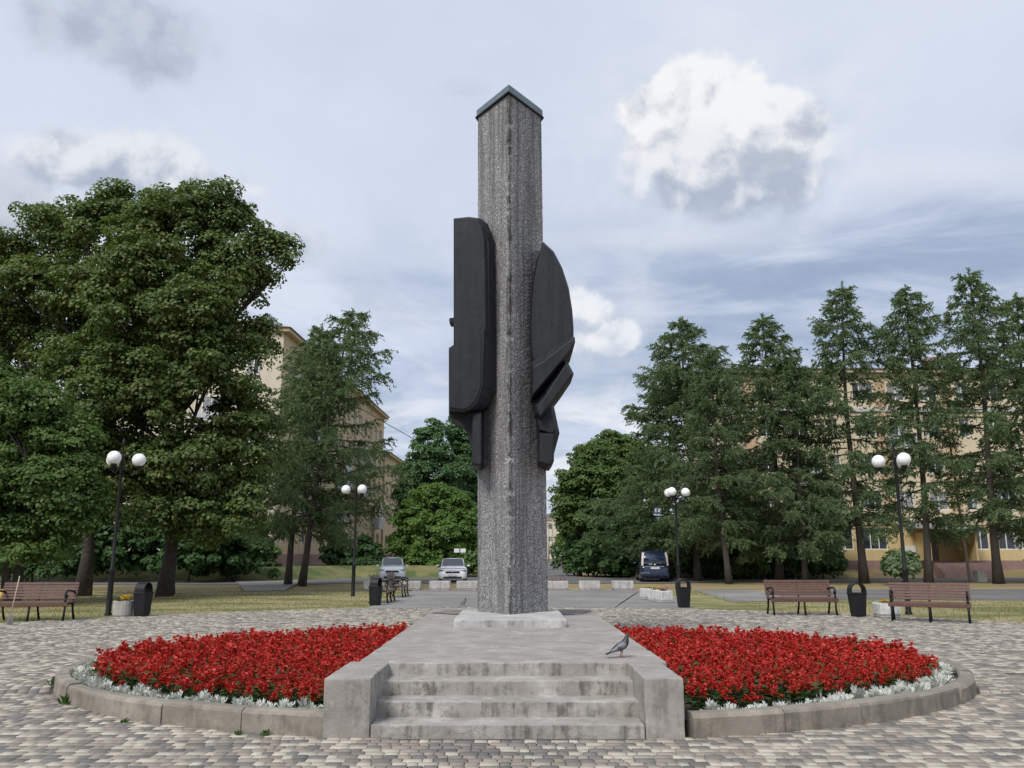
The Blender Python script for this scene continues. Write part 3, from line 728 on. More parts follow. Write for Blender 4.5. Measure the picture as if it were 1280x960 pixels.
def silver_mesh(seed):
    r = np.random.RandomState(seed); Vs = []
    for i in range(22):
        a = r.rand()*6.28; el = r.uniform(0.15, 1.4); L = r.uniform(0.10, 0.19)
        d = np.array([math.cos(a)*math.cos(el), math.sin(a)*math.cos(el), math.sin(el)])
        s = unit(np.cross(d, [0,0,1]) + r.normal(size=3)*0.2); up = np.cross(s, d)
        base = np.array([d[0]*0.02, d[1]*0.02, 0.01])
        ts = np.array([0.28, 0.45, 0.62, 0.78, 0.95]); 
        for t in ts:      # lobes on both sides of the midrib, drooping at the tip
            p = base + d*L*t - np.array([0,0,1.0])*0.05*t*t
            for sg in (-1, 1):
                dd = unit(d*0.75 + s*sg*(0.95 if t < 0.9 else 0.25) + up*0.15); ll = L*0.40*(1.15-abs(t-0.6))
                v, _ = diamonds((p + dd*ll*0.45)[None], dd[None], unit(np.cross(dd, up))[None], ll, ll*0.34); Vs.append(v)
    V = np.concatenate(Vs)
    return mesh_np('dusty_miller', V, np.arange(len(V)).reshape(-1, 4), M_silver)
silv = [silver_mesh(300+i) for i in range(6)]

def bed_ok(x, y, inset):
    if abs(x - BCX) < HW + 0.09: return False
    return ((x-BCX)/(BA-inset))**2 + ((y-BCY)/(BB-inset))**2 < 1
# silver edging: row(s) just inside the kerb
sil = []
for sgn in (-1, 1):
    for row, ins in enumerate((0.29, 0.40)):
        t = -math.acos(1.74/BA)
        while t < math.acos(1.9/BA):
            x = (BA-ins)*math.cos(t); yv = (BB-ins)*math.sin(t)
            sp = math.hypot(BA*math.sin(t), BB*math.cos(t))
            keep = rnd.random() < (0.95 if sgn > 0 else (0.86 if t < -0.55 else 0.94)) and not (row == 1 and (t < -0.95 or t > 0.5))
            if sgn < 0 and row == 1: keep = keep and rnd.random() < 0.5
            if keep and x > HW + 0.06: sil.append((BCX + sgn*x + rnd.uniform(-.04,.04), BCY + yv + rnd.uniform(-.04,.04)))
            t += rnd.uniform(0.15, 0.23)/sp
for (x, yv) in sil:
    o = link('dusty_miller', rnd.choice(silv), None, (x, yv, 0.115), (0, 0, rnd.uniform(0, 6.28))); sc = rnd.uniform(0.65, 1.0); o.scale = (sc, sc, sc*rnd.uniform(0.9, 1.1))
    tag(o, 'silver-leaved plant edging the bed beside the pigeon' if x > 0 else 'silver-leaved plant edging the bed beside the weedy kerb', 'plant', 'silver plants edging the beds')
# red salvia
sp_pts = []
yv = 7.9; st = 0.142
while yv < 17:
    x = -6.2
    while x < 6.2:
        xx, yy = x + rnd.uniform(-.05,.05), yv + rnd.uniform(-.05,.05)
        ins = 0.44 if yy < 12.6 else 0.32
        if xx < 0: ins = ins - 0.03
        if bed_ok(xx, yy, ins) and rnd.random() < 0.955: sp_pts.append((xx, yy))
        x += st
    yv += st
sp_pts.sort(key=lambda p: math.hypot(*p))
for (x, yv) in sp_pts[:300]:
    o = link('salvia', rnd.choice(salv), None, (x, yv, 0.115), (rnd.uniform(-.12,.12), rnd.uniform(-.12,.12), rnd.uniform(0, 6.28))); sc = rnd.uniform(0.85, 1.12); o.scale = (sc, sc, sc*(rnd.uniform(0.8, 1.1) if rnd.random() > 0.14 else rnd.uniform(0.45, 0.7)))
    tag(o, 'red salvia plant at the front of the bed beside the pigeon' if x > 0 else 'red salvia plant at the front of the bed with the weedy kerb', 'flower', 'red salvia plants in the beds')
Vr, Vl = [], []
for (x, yv) in sp_pts[300:]:
    a, b = salv_far[rnd.randrange(8)] if yv > 10.5 else salvia_geo(rnd.randrange(12), 3+rnd.randrange(3), False)
    q = rnd.uniform(0, 6.28); cq, sq = math.cos(q), math.sin(q); sc = rnd.uniform(0.85, 1.15); M = np.array([[cq,-sq,0],[sq,cq,0],[0,0,rnd.uniform(0.8,1.1) if rnd.random() > 0.14 else rnd.uniform(0.45,0.7)]])*sc
    off_ = np.array([x, yv, 0.115])
    Vr.append(a@M.T + off_); Vl.append(b@M.T + off_)
Vr = np.concatenate(Vr); Vl = np.concatenate(Vl); V = np.concatenate([Vr, Vl])
tag(link('salvia_mass', mesh_np('salvia_mass', V, np.arange(len(V)).reshape(-1,4), [M_salvia, M_salvia_leaf], [0]*(len(Vr)//4)+[1]*(len(Vl)//4))),
    'mass of red salvia filling the beds behind the front rows', 'flowers', None, 'stuff')

# ------------------------------------------------------------------ trees
def trunk_mb(path, rad, n=9, limbs=(), b=None):
    b = b or MB(); b.tube(path, rad, n)
    for pts, rr in limbs: b.tube(pts, rr, 6)
    return b
def larch_mesh(seed, h, spread, base=0.14, dens=1.0, droop=0.25, lean=(0,0), bare=0.0, low=0.55, thin=0.0):
    r = np.random.RandomState(seed)
    def tp(z): t = z/h; return np.array([lean[0]*t + 0.15*math.sin(t*5+seed), lean[1]*t + 0.12*math.sin(t*4+seed*2), z])
    tb = MB(); zs = np.linspace(0, h, 14); r0 = 0.0125*h
    tb.tube([tuple(tp(z)) for z in zs], [max(0.015, r0*(1-0.93*z/h)*(1.35 if z == 0 else 1)) for z in zs], 9)
    CC, DD, LL = [], [], []
    nb = int(118*dens)
    for i in range(nb):
        t = base + (0.985-base)*((i+0.5*r.rand())/nb)
        if t < 0.70 and r.rand() < thin*(1.0 if t < 0.6 else 0.5): continue
        prof = (1-t)**0.68*min(1.0, low + (t-base)*2.2)
        L = spread*prof*r.uniform(0.50, 1.30) + 0.42*min(1.0, (1-t)*7)+0.06
        a = i*2.399 + r.uniform(-0.5, 0.5); p0 = tp(t*h)
        out = np.array([math.cos(a), math.sin(a), 0.0]); rise = r.uniform(0.10, 0.38) if t > 0.55 else r.uniform(-0.22, 0.22)
        n = max(4, int(L*2.6)); pts = []
        for k in range(n+1):
            q = k/n; zz = L*(rise*q - droop*q*q*0.9 + 0.22*q**4)
            side = np.array([-out[1], out[0], 0])*math.sin(q*3+i)*0.08*L
            pts.append(p0 + out*L*q + side + np.array([0,0,zz]))
        pts = np.array(pts)
        tb.tube([tuple(p) for p in pts[::2]] if n > 5 else [tuple(p) for p in pts], [0.045*(L/4)*(1-0.85*k/max(1, len(pts[::2] if n > 5 else pts)-1)) + 0.006 for k in range(len(pts[::2] if n > 5 else pts))], 4, False)
        # branchlets
        nt2 = int(L*9.0*dens)+13
        for k in range(nt2):
            q = 0.12 + 0.88*r.rand()**0.8; j = min(n-1, int(q*n)); p = pts[j] + (pts[j+1]-pts[j])*(q*n-j)
            bl = (0.34 + 0.55*(1-abs(q-0.5)))*min(1.0, 0.45+L/4)*r.uniform(0.6, 1.3)
            sg = 1 if k % 2 else -1; sd = np.array([-out[1], out[0], 0])*sg
            d = unit(out*r.uniform(0.35, 0.9) + sd*r.uniform(0.2, 1.0) + np.array([0,0,r.uniform(-1.0, 0.35)]))
            m = int(11 + bl*18); s = r.rand(m)
            c = p + d*(bl*s)[:,None] + np.array([0,0,-1])*(0.22*bl*s*s)[:,None]
            nd = unit(d*0.55 + r.normal(size=(m,3))*0.62)
            CC.append(c + nd*0.05); DD.append(nd); LL.append(np.full(m, 1.0))
    k = 260; q = 0.86 + 0.14*r.rand(k); lead = np.array([tp(z*h) for z in q]); ld = unit(r.normal(size=(k,3))*0.7 + np.array([0,0,0.6]))
    CC.append(lead + ld*r.uniform(0.03, 0.16, k)[:,None]); DD.append(ld)
    CC = np.concatenate(CC); DD = np.concatenate(DD)
    if bare:
        keep = r.rand(len(CC)) > bare; CC, DD = CC[keep], DD[keep]
    n = len(CC)
    v, f = diamonds(CC, DD, perp(DD, r), r.uniform(0.15, 0.28, n), r.uniform(0.042, 0.072, n))
    return tb.mesh('trunk', M_bark, True), mesh_np('needles', v, f, M_needle)
def put_tree(name, label, cat, tm, cm, loc, rz=0, sc=1.0, group=None, szx=1.0):
    t = thing(name, label, cat, loc, rz, group); t.scale = (sc*szx, sc*szx, sc)
    link('trunk', tm, t); link('crown', cm, t); return t

LV = [larch_mesh(11, 18.0, 4.6, 0.13, 1.0, 0.34, bare=0.10, thin=0.28), larch_mesh(12, 18.0, 3.9, 0.17, 1.0, 0.32, (0.5,0), 0.12, 0.55, 0.36), larch_mesh(13, 17.0, 5.2, 0.12, 1.0, 0.38, (-0.4,0), 0.10, 0.55, 0.15),
      larch_mesh(14, 18.5, 3.8, 0.17, 0.95, 0.28, (0,0.3), 0.18, 0.55, 0.38)]
def top_h(px_top, py_top, Y): return at(px_top, py_top, Y).z
larches = [  # base px, Y, top py, variant, rz, label, width factor
    (838, 60.5, 452, 2, 2.4, 'low spreading larch leaning towards the dark blue minivan', 1.25),
    (872, 57.5, 398, 2, 0.4, 'bushy larch behind the dark blue minivan and the three flower tubs', 1.12),
    (909, 52.3, 432, 1, 2.2, 'larch with a bent brown trunk behind the lone wire-handled bin', 1.0),
    (975, 55.5, 392, 0, 1.1, 'wide larch behind the slatted bench with the bin beside it', 1.12),
    (1006, 53.5, 440, 2, 4.0, 'shorter larch crowding the wide one behind the bench', 0.95),
    (1077, 53.5, 352, 3, 5.2, 'open-crowned larch in front of the yellow house windows', 1.08),
    (1161, 53.0, 355, 1, 0.2, 'dense larch standing before the yellow house entrance', 1.0),
    (1252, 52.5, 338, 3, 2.9, 'tallest larch beside the curved street lamp post', 1.1),
    (1312, 54.0, 366, 0, 3.3, 'larch at the far end of the row by the yellow house', 1.0)]
for px, Y, pt, vi, rz, lab, wf in larches:
    h = top_h(px, pt, Y); bh = (18.0, 18.0, 17.0, 18.5)[vi]; sc = h/bh
    put_tree('larch_tree', lab, 'tree', *LV[vi], (xat(px, Y), Y, -0.03), rz, sc, 'larches by the yellow house', wf/sc**0.3)
LL1 = larch_mesh(21, 15.8, 5.4, 0.17, 0.9, 0.22, (2.2, 0), 0.22, 0.7, 0.30); LL2 = larch_mesh(22, 14.5, 3.6, 0.2, 0.8, 0.3, (1.0, 0.3), 0.2, 0.7)
put_tree('larch_tree', 'leaning larch with a ragged top beside the ochre house', 'tree', *LL1, (xat(375, 48.5), 48.5, -0.03), 0, top_h(428, 385, 48.5)/15.8, 'larches by the ochre house')
put_tree('larch_tree', 'slimmer larch leaning together with the ragged-topped one', 'tree', *LL2, (xat(360, 49.8), 49.8, -0.03), 0.2, top_h(398, 402, 49.8)/14.5, 'larches by the ochre house')

def crown_mesh(name, seed, lumps, nclump, leaves, size, clump_r, m, flat=0.75):
    """lumps: (cx,cy,cz, rx,ry,rz) ellipsoids; leaf clumps sit in them, mostly near the surface"""
    r = np.random.RandomState(seed); CC, NN = [], []
    vol = np.array([l[3]*l[4]*l[5] for l in lumps])**(0.72); vol /= vol.sum()
    for li, l in enumerate(lumps):
        k = max(3, int(nclump*vol[li])); d = rand_dirs(k, r); d[:,2] = np.where(d[:,2] < -0.5, -d[:,2]*0.6, d[:,2]); d = unit(d)
        rad = r.uniform(0.40, 1.22, k)[:,None]**0.8
        cen = np.array(l[:3]) + d*rad*np.array(l[3:])
        for c, dd in zip(cen, d):
            cr = clump_r*r.uniform(0.5, 1.5); n = int(leaves*(cr/clump_r)**1.7*r.uniform(0.75, 1.25))+6
            q = rand_dirs(n, r); q[:,2] = np.where(r.rand(n) < 0.72, np.abs(q[:,2]), q[:,2])
            p = c + q*cr*np.array([1,1,flat])*(r.uniform(0.35, 1.0, n)**0.5)[:,None]
            CC.append(p); NN.append(unit(q*0.8 + np.array([0,0,0.55]) + dd*0.3 + r.normal(size=(n,3))*0.40))
    CC = np.concatenate(CC); NN = np.concatenate(NN); n = len(CC)
    d = unit(np.cross(NN, rand_dirs(n, r)) + np.array([0,0,-0.25])); s = unit(np.cross(NN, d))
    sz = size*r.uniform(0.65, 1.35, n)
    v, f = diamonds(CC, d, s, sz*1.25, sz)
    return mesh_np(name, v, f, m)
def broad_tree(name, label, loc, h, seed, lumps, nclump, leaves, size, clump_r, m, trunk_r, fork=0.28, lean=(0,0), cat='tree', group=None, bark=None, trunks=1):
    t = thing(name, label, cat, loc, 0, group); r = random.Random(seed)
    b = MB()
    for q in range(trunks):
        ox, oy = (0, 0) if trunks == 1 else (r.uniform(-.5,.5), r.uniform(-.5,.5))
        top = Vector((lean[0]+ox*1.5, lean[1]+oy*1.5, h*0.82)); path = [Vector((ox, oy, -0.1)) + (top-Vector((ox, oy, 0)))*k/7 + Vector((math.sin(k*1.3+seed), math.cos(k*1.7+seed), 0))*0.10*min(k,2) for k in range(8)]
        b.tube([tuple(p) for p in path], [trunk_r*(1.4 if k == 0 else 1)*(1-0.115*k) for k in range(8)], 10)
        for l in lumps:
            c = Vector(l[:3]); i = min(6, 2 + int(4*max(0, (c.z-l[5]*0.6)/h))); p0 = path[i]
            e = p0 + (c-p0)*0.95; mid_ = p0 + (e-p0)*0.5 + Vector((r.uniform(-.4,.4), r.uniform(-.4,.4), r.uniform(0,.6)))
            b.tube([tuple(p0), tuple(mid_), tuple(e)], [trunk_r*0.42, trunk_r*0.26, trunk_r*0.08], 6, False)
            for s_ in range(3):
                e2 = c + Vector((r.uniform(-1,1)*l[3], r.uniform(-1,1)*l[4], r.uniform(-0.2,1)*l[5]))*0.8
                b.tube([tuple(mid_), tuple((mid_+e2)/2 + Vector((0,0,.2))), tuple(e2)], [trunk_r*0.2, trunk_r*0.12, 0.015], 5, False)
    link('trunk', b.mesh('trunk', bark or M_bark_d, True), t)
    link('crown', crown_mesh('crown', seed, lumps, nclump, leaves, size, clump_r, m), t)
    return t
def lump_px(loc, Y, items):
    """items: (px, py, radius_px_x, radius_px_y, dy) seen at distance Y"""
    out = []
    for px, py, rx, ry, dy in items:
        p = at(px, py, Y+dy); k = (Y+dy)*1.0/F
        rx, ry = rx*0.9, ry*0.9; out.append((p.x-loc[0], p.y-loc[1], p.z-loc[2], rx*k, max(rx, ry)*k*0.9, ry*k))
    return out
# big linden, with the second one and the one cut by the picture edge
l1 = (xat(205, 35.5), 35.5, -0.02)
broad_tree('linden_tree', 'huge round-crowned linden behind the hooded bin', l1, 16.5, 31, lump_px(l1, 35.5, [
    (215,300,75,62,0), (130,290,48,50,0.5), (270,275,50,42,0.3), (285,360,50,72,0), (322,312,24,20,0), (200,400,85,75,-1.0), (135,380,60,60,0), (262,470,70,82,-0.8), (180,500,75,75,-1.2), (300,560,55,70,0.5),
    (235,590,65,65,-0.8), (150,600,50,55,-0.5), (205,262,42,28,0.5), (350,318,18,20,0.3), (338,300,10,14,0.3), (326,345,18,16,0), (255,640,60,42,-0.5), (115,470,50,55,-0.5), (110,545,45,50,-0.5), (325,430,22,34,0.3), (175,345,60,50,-1.5), (245,395,50,45,-2.0), (285,650,45,34,-0.6), (200,648,50,32,-1.0), (245,676,36,20,-0.4), (312,620,26,38,0.2), (240,240,16,14,0.5), (152,246,18,14,0.5), (290,262,14,12,0.3), (318,292,16,16,0.2), (360,330,9,10,0.2)]), 1400, 125, 0.121, 0.56, M_linden, 0.27, lean=(0.4,0))
l2 = (xat(103, 35.8), 35.8, -0.02)
broad_tree('linden_tree', 'dark linden leaning over the plank bench with the broom', l2, 15.0, 32, lump_px(l2, 36.5, [
    (70,300,48,42,0.5), (60,380,60,70,0), (95,460,60,70,0.3), (20,345,45,45,1.0), (-30,330,55,60,1), (0,430,60,80,0.5), (80,560,60,60,0.5), (110,625,48,45,0.3), (-50,450,70,90,1), (55,290,26,26,0.5), (38,268,16,14,0.5), (90,262,16,12,0.5)]), 720, 130, 0.118, 0.56, M_linden, 0.27)
l3 = (xat(180, 34.8), 37.2, -0.02)
broad_tree('linden_tree', 'slim shaded linden between the lamp post and hooded bin', l3, 10.5, 33, lump_px(l3, 37.5, [(180,520,45,50,0), (170,600,50,55,0.3), (190,440,40,45,0.5)]), 200, 110, 0.12, 0.6, M_linden, 0.22)
# nearer bright bushy maple at the picture's left side
l4 = (xat(20, 29.0), 29.0, -0.02)
broad_tree('maple_tree', 'leafy green maple drooping to the ground behind the plank bench', l4, 7.6, 34, lump_px(l4, 29.0, [
    (30,530,62,55,0), (-40,540,70,70,0), (80,570,45,45,0.2), (40,620,72,60,-0.3), (-40,640,80,70,0), (85,650,40,42,0), (20,690,70,38,-0.2), (-15,480,40,30,0.3), (95,610,30,30,0)]), 820, 120, 0.098, 0.42, M_green, 0.15, trunks=3)
# trees round the back street
l5 = (xat(545, 74), 74, 0.5)
broad_tree('round_tree', 'bright green round tree behind the two white cars', l5, 8.0, 35, lump_px(l5, 74, [
    (545,632,30,24,0), (518,655,24,28,0), (575,655,26,30,0), (545,675,46,32,-1), (508,688,24,24,0), (590,688,26,26,0), (545,618,16,12,0), (545,702,44,20,-1), (520,705,24,14,-1), (575,706,26,14,-1)]), 480, 110, 0.17, 0.55, M_bright, 0.16, trunks=2)
l6 = (xat(535, 92), 92, 0.5)
broad_tree('poplar_tree', 'tall feathery grey-green tree behind the bright round tree', l6, 15, 36, lump_px(l6, 92, [
    (530,560,18,26,0), (520,600,24,32,0), (548,585,24,34,0), (535,640,38,38,0), (545,542,12,18,0), (565,610,26,34,0), (510,625,18,26,0)]), 380, 100, 0.20, 0.65, M_birch, 0.2)
l7 = (xat(585, 95), 95, 0.5)
broad_tree('poplar_tree', 'pointed feathery tree rising beside the stele shaft', l7, 15, 37, lump_px(l7, 95, [
    (572,555,13,26,0), (585,590,20,34,0), (600,570,16,30,0), (595,640,30,34,0), (572,530,6,10,0)]), 380, 100, 0.20, 0.65, M_birch, 0.2)
l8 = (xat(724, 72), 72, 0.0)
broad_tree('street_tree', 'fresh green tree at the corner of the back street', l8, 9.5, 38, lump_px(l8, 72, [
    (735,600,34,26,0), (715,625,24,26,0), (760,620,36,36,0), (730,650,36,28,0), (775,655,34,34,0), (745,575,26,18,0.5), (708,655,14,20,0)]), 560, 110, 0.17, 0.55, M_green, 0.2, bark=M_bark)
l9 = (xat(765, 82), 82, 0.3)
broad_tree('street_tree', 'tall darker tree rising behind the corner street tree', l9, 13, 39, lump_px(l9, 82, [
    (760,565,34,22,0), (790,575,34,28,0), (735,580,26,22,0), (800,610,40,40,0), (770,556,16,10,0)]), 380, 100, 0.19, 0.6, M_green, 0.2)
# shrubs and shaded undergrowth behind the larches and the lindens
def shrub(label, px, py, Y, rx, ry, seed, m=M_darkl, n=90, name='shrub', group='shrubs behind the trees'):
    loc = (xat(px, Y), Y, 0.0); items = [(px, py, rx, ry, 0), (px-rx*0.6, py+ry*0.35, rx*0.6, ry*0.65, 0.3), (px+rx*0.6, py+ry*0.3, rx*0.6, ry*0.7, -0.2), (px, py+ry*0.62, rx*0.95, ry*0.5, -0.3), (px-rx*0.3, py+ry*0.95, rx*0.8, ry*0.28, -0.5), (px+rx*0.4, py+ry*0.95, rx*0.8, ry*0.28, -0.4)]
    return broad_tree(name, label, loc, max(1.5, ry*2*Y/F), seed, lump_px(loc, Y, items), int(n*1.45), 78, 0.22, 0.5, m, 0.05, cat='shrub', group=group)
shrub('dark maple shrub above the roof of the blue minivan', 790, 672, 68, 52, 40, 51, M_darkl, 150)
shrub('dark shrub between the minivan and the bent larch', 868, 672, 66, 40, 42, 52, M_darkl, 130)
shrub('low green shrub behind the bent larch trunk', 925, 690, 63, 34, 26, 53, M_green, 90)
shrub('spreading dark shrub behind the bench and the wide larch', 985, 680, 64, 44, 34, 54, M_darkl, 120)
shrub('small reddish-edged shrub before the yellow house plinth', 1030, 690, 65, 20, 24, 55, M_darkl, 60)
shrub('shaded undergrowth shrub behind the big linden trunk', 235, 660, 56, 62, 50, 56, M_darkl, 150)
shrub('shaded undergrowth shrub behind the leaning lamp post', 140, 655, 57, 62, 56, 57, M_darkl, 150)
shrub('shaded undergrowth shrub behind the maple', 40, 660, 57, 62, 56, 58, M_darkl, 130)
shrub('bushy shrub at the gable foot of the ochre house', 318, 690, 63, 26, 18, 59, M_green, 60)
shrub('low shrub against the pink plinth of the ochre house', 440, 690, 72, 32, 15, 60, M_darkl, 60)
shrub('low shrub under the bright round tree', 600, 702, 70, 22, 12, 61, M_green, 40)
shrub('clipped round shrub on a thin stem beside the lamp post', 1126, 705, 50.0, 13, 9, 62, M_needle, 40)
shrub('shaded shrub under the corner street tree', 735, 690, 74, 40, 24, 63, M_darkl, 90)
shrub('dark leafy shrub filling the gap beside the minivan', 765, 680, 71, 42, 34, 64, M_darkl, 110)
shrub('tall dark shrub behind the two clustered larches', 1005, 655, 67, 48, 42, 65, M_darkl, 120)
shrub('tall dark shrub behind the bent larch', 905, 650, 67.5, 50, 46, 66, M_darkl, 130)
shrub('shaded shrub closing the view between the lindens', 290, 680, 58, 44, 36, 67, M_darkl, 90)
def hedge_far():
    pts = []
    for i, (px, py, rx, ry, Y) in enumerate([(600,682,60,30,125), (650,672,30,30,160), (724,674,26,28,112), (490,676,50,34,150)]):
        loc = (xat(px, Y), Y, 0.0)
        broad_tree('distant_tree', ['broad tree far down the back street', 'pale tree at the end of the back street', 'tree overhanging the concrete posts of the back street', 'tree beyond the end of the ochre house'][i], loc, ry*2*Y/F, 70+i,
                   lump_px(loc, Y, [(px,py,rx,ry,0),(px-rx*0.5,py+ry*0.5,rx*0.6,ry*0.6,0),(px+rx*0.5,py+ry*0.4,rx*0.6,ry*0.6,0)]), 130, 70, 0.34, 0.9, M_green if i != 1 else M_birch, 0.2)
hedge_far()

# ------------------------------------------------------------------ lawn grass
def grass():
    r = np.random.RandomState(4); n = 90000
    x = r.uniform(-26, 30, n); yv = 20 + 22*r.rand(n)**1.3
    d = np.hypot(x-PCX, yv-PCY); ok = (d > PR+0.03) & ~((x > -4.7) & (x < 7.6) & (yv > 26)) & (np.abs(x) < 0.66*yv+1)
    # keep the blades off the cross road and its footpath
    road = (x > 8.5) & (yv > 32.2 - 0.0*x); ok &= ~road
    x, yv = x[ok], yv[ok]; n = len(x)
    h = r.uniform(0.025, 0.07, n); a = r.rand(n)*6.28; d_ = unit(np.stack([np.cos(a)*0.5, np.sin(a)*0.5, np.ones(n)], 1)); s = np.stack([np.sin(a), -np.cos(a), np.zeros(n)], 1)
    c = np.stack([x, yv, -0.01 + h*0.45], 1); v, f = diamonds(c, d_, s, h, 0.018)
    tag(link('grass', mesh_np('grass', v, f, M_grass)), 'short half-dry grass on the lawns round the plaza', 'grass', None, 'stuff')
grass()
def weed(loc, seed, sc, label):
    r = np.random.RandomState(seed); n = 26; a = r.rand(n)*6.28; el = r.uniform(0.2, 1.4, n)
    d = np.stack([np.cos(a)*np.cos(el), np.sin(a)*np.cos(el), np.sin(el)], 1); L = r.uniform(0.06, 0.16, n)*sc
    c = d*(L*0.5)[:,None] + np.stack([r.uniform(-.06,.06,n), r.uniform(-.06,.06,n), np.zeros(n)], 1)*sc
    v, f = diamonds(c, d, perp(d, r), L, L*0.32)
    tag(link('weed', mesh_np('weed', v, f, M_weed), None, loc), label, 'weed', 'weeds along the kerb')
weed((*gz(70,858), 0), 1, 1.2, 'tallest weed tuft at the tip of the flower bed kerb')
weed((*gz(84,880), 0), 2, 0.9, 'flat weed tuft below the tip of the flower bed kerb')
weed((*gz(156,903), 0), 3, 0.4, 'tiny weed tuft in a kerb stone crack')
weed((*gz(330,919), 0), 4, 0.5, 'small upright weed at the kerb near the steps')
weed((*gz(298,919), 0), 5, 0.4, 'thin creeping weed at the kerb near the steps')

# ================================================================== STREET FURNITURE
def bench_parts(t, wood):
    W = 1.86
    for i in range(4):
        link('seat_slat', MB().box(-W/2, W/2, -0.24+i*0.115, -0.15+i*0.115, 0.43+0.004*i, 0.465+0.004*i).mesh('seat_slat', wood), t, bevel=0.006)
    link('front_slat', MB().box(-W/2, W/2, -0.285, -0.25, 0.355, 0.452).mesh('front_slat', wood), t, bevel=0.008)
    ax = ((1,0,0), (0, math.sin(R(16)), math.cos(R(16))), (0, -math.cos(R(16)), math.sin(R(16))))
    for i in range(6):
        c = Vector((0, 0.225, 0.50)) + Vector((0, math.sin(R(16)), math.cos(R(16))))*(0.045 + i*0.074)
        link('back_slat', MB().obox(c, ax, (W/2, 0.031, 0.013)).mesh('back_slat', wood), t, bevel=0.005)
    for sx in (-0.86, 0, 0.86):
        b = MB()
        b.tube([(sx,-0.24,0.425),(sx,-0.245,0.22),(sx,-0.29,0.0)], [0.032,0.026,0.030], 7)
        b.tube([(sx,0.20,0.43),(sx,0.25,0.22),(sx,0.36,0.0)], [0.032,0.026,0.030], 7)
        b.tube([(sx,-0.26,0.412),(sx,0.22,0.42)], 0.02, 7)
        b.tube([(sx,0.20,0.42),(sx,0.27,0.60),(sx,0.385,0.985)], [0.024,0.020,0.015], 7)
        link('leg_frame', b.mesh('leg_frame', M_iron, True), t)
        if sx:
            c = []
            for k in range(15):
                a = -0.6 + k*0.36; rr = 0.105 - 0.0052*k; c.append((sx, -0.185 - math.cos(a)*rr*0.9, 0.63 + math.sin(a)*rr))
            pts = [(sx,0.30,0.69),(sx,0.12,0.715),(sx,-0.06,0.74)]
            arm = MB().tube(pts + [(sx,-0.17,0.735),(sx,-0.255,0.68),(sx,-0.265,0.60),(sx,-0.215,0.555),(sx,-0.165,0.59),(sx,-0.185,0.63)], 0.027, 7)
            arm.tube([(sx,-0.25,0.45),(sx,-0.235,0.56)], 0.027, 7)
            link('armrest', arm.mesh('armrest', M_iron, True), t)
def bench(label, loc, rz, wood=None, sc=1.0):
    t = thing('park_bench', label, 'bench', loc, rz, 'slatted park benches'); bench_parts(t, wood or M_wood); t.scale = (sc, sc, sc); return t
# local -Y is the sitter's front
x, yv = gz(1006, 769); bench('brown slatted bench between the footpath and arched bin', (x, yv+0.2, 0), 0.0)
x, yv = gz(1165, 777); bench('brown slatted bench turned aslant before the white flower tub', (x, yv+0.05, 0), math.atan2(21.35-22.68, 11.14-9.82)*0.62)
x, yv = gz(45, 776); bench('brown slatted bench with a broom leaning against it', (x-0.15, yv+0.1, 0), 0.08)
bench('weathered bench beside the asphalt path next to the side-on hooded bin', (-4.55, 30.9, 0), R(90), M_wood_pale)
bench('second weathered bench along the asphalt path behind the first one', (-4.55, 35.0, 0), R(90), M_wood_pale)

def bin_(label, loc, rz):
    t = thing('litter_bin', label, 'bin', loc, rz, 'black litter bins')
    def rect(a, b, z): return [(-a,-b,z),(a,-b,z),(a,b,z),(-a,b,z)]
    b = MB().loft([rect(0.155,0.145,0.0), rect(0.165,0.155,0.05), rect(0.21,0.185,0.60), rect(0.225,0.20,0.60), rect(0.225,0.20,0.635), rect(0.195,0.17,0.635), rect(0.17,0.15,0.12)], True)
    t.scale = (0.94, 0.94, 0.98)
    link('bucket', b.mesh('bucket', M_bin), t, bevel=0.012)
    # arched hood: a wide band from side to side
    pts = []; n = 18
    def arch(r, y, grow=0.0):
        ring = [(-r, y, 0.60)] + [(-r*math.cos(math.pi*k/n), y, 0.70 + r*0.98*math.sin(math.pi*k/n)) for k in range(n+1)] + [(r, y, 0.60)]
        return ring
    b = MB(); o1, o2, i1, i2 = arch(0.222,-0.15), arch(0.222,0.15), arch(0.19,-0.15), arch(0.19,0.15); m = len(o1)
    b.v = o1+o2+i1+i2
    for k in range(m-1):
        b.f += [(k,k+1,m+k+1,m+k), (2*m+k+1,2*m+k,3*m+k,3*m+k+1), (k+1,k,2*m+k,2*m+k+1), (m+k,m+k+1,3*m+k+1,3*m+k)]
    link('hood', b.mesh('hood', M_bin), t)
    return t
x, yv = gz(1076, 771); bin_('black litter bin with an open arch between the two benches', (x, yv+0.15, 0), 0.0)
x, yv = gz(856, 759.5); bin_('black litter bin with an open arch beside the three tubs', (x, yv+0.15, 0), 0.15)
x, yv = gz(174, 770.5); bin_('black hooded litter bin next to the round-sided flower tub', (x, yv+0.15, 0), R(80))
x, yv = gz(470, 757); bin_('black hooded litter bin in front of the weathered benches', (x-0.05, yv+0.15, 0), R(78))

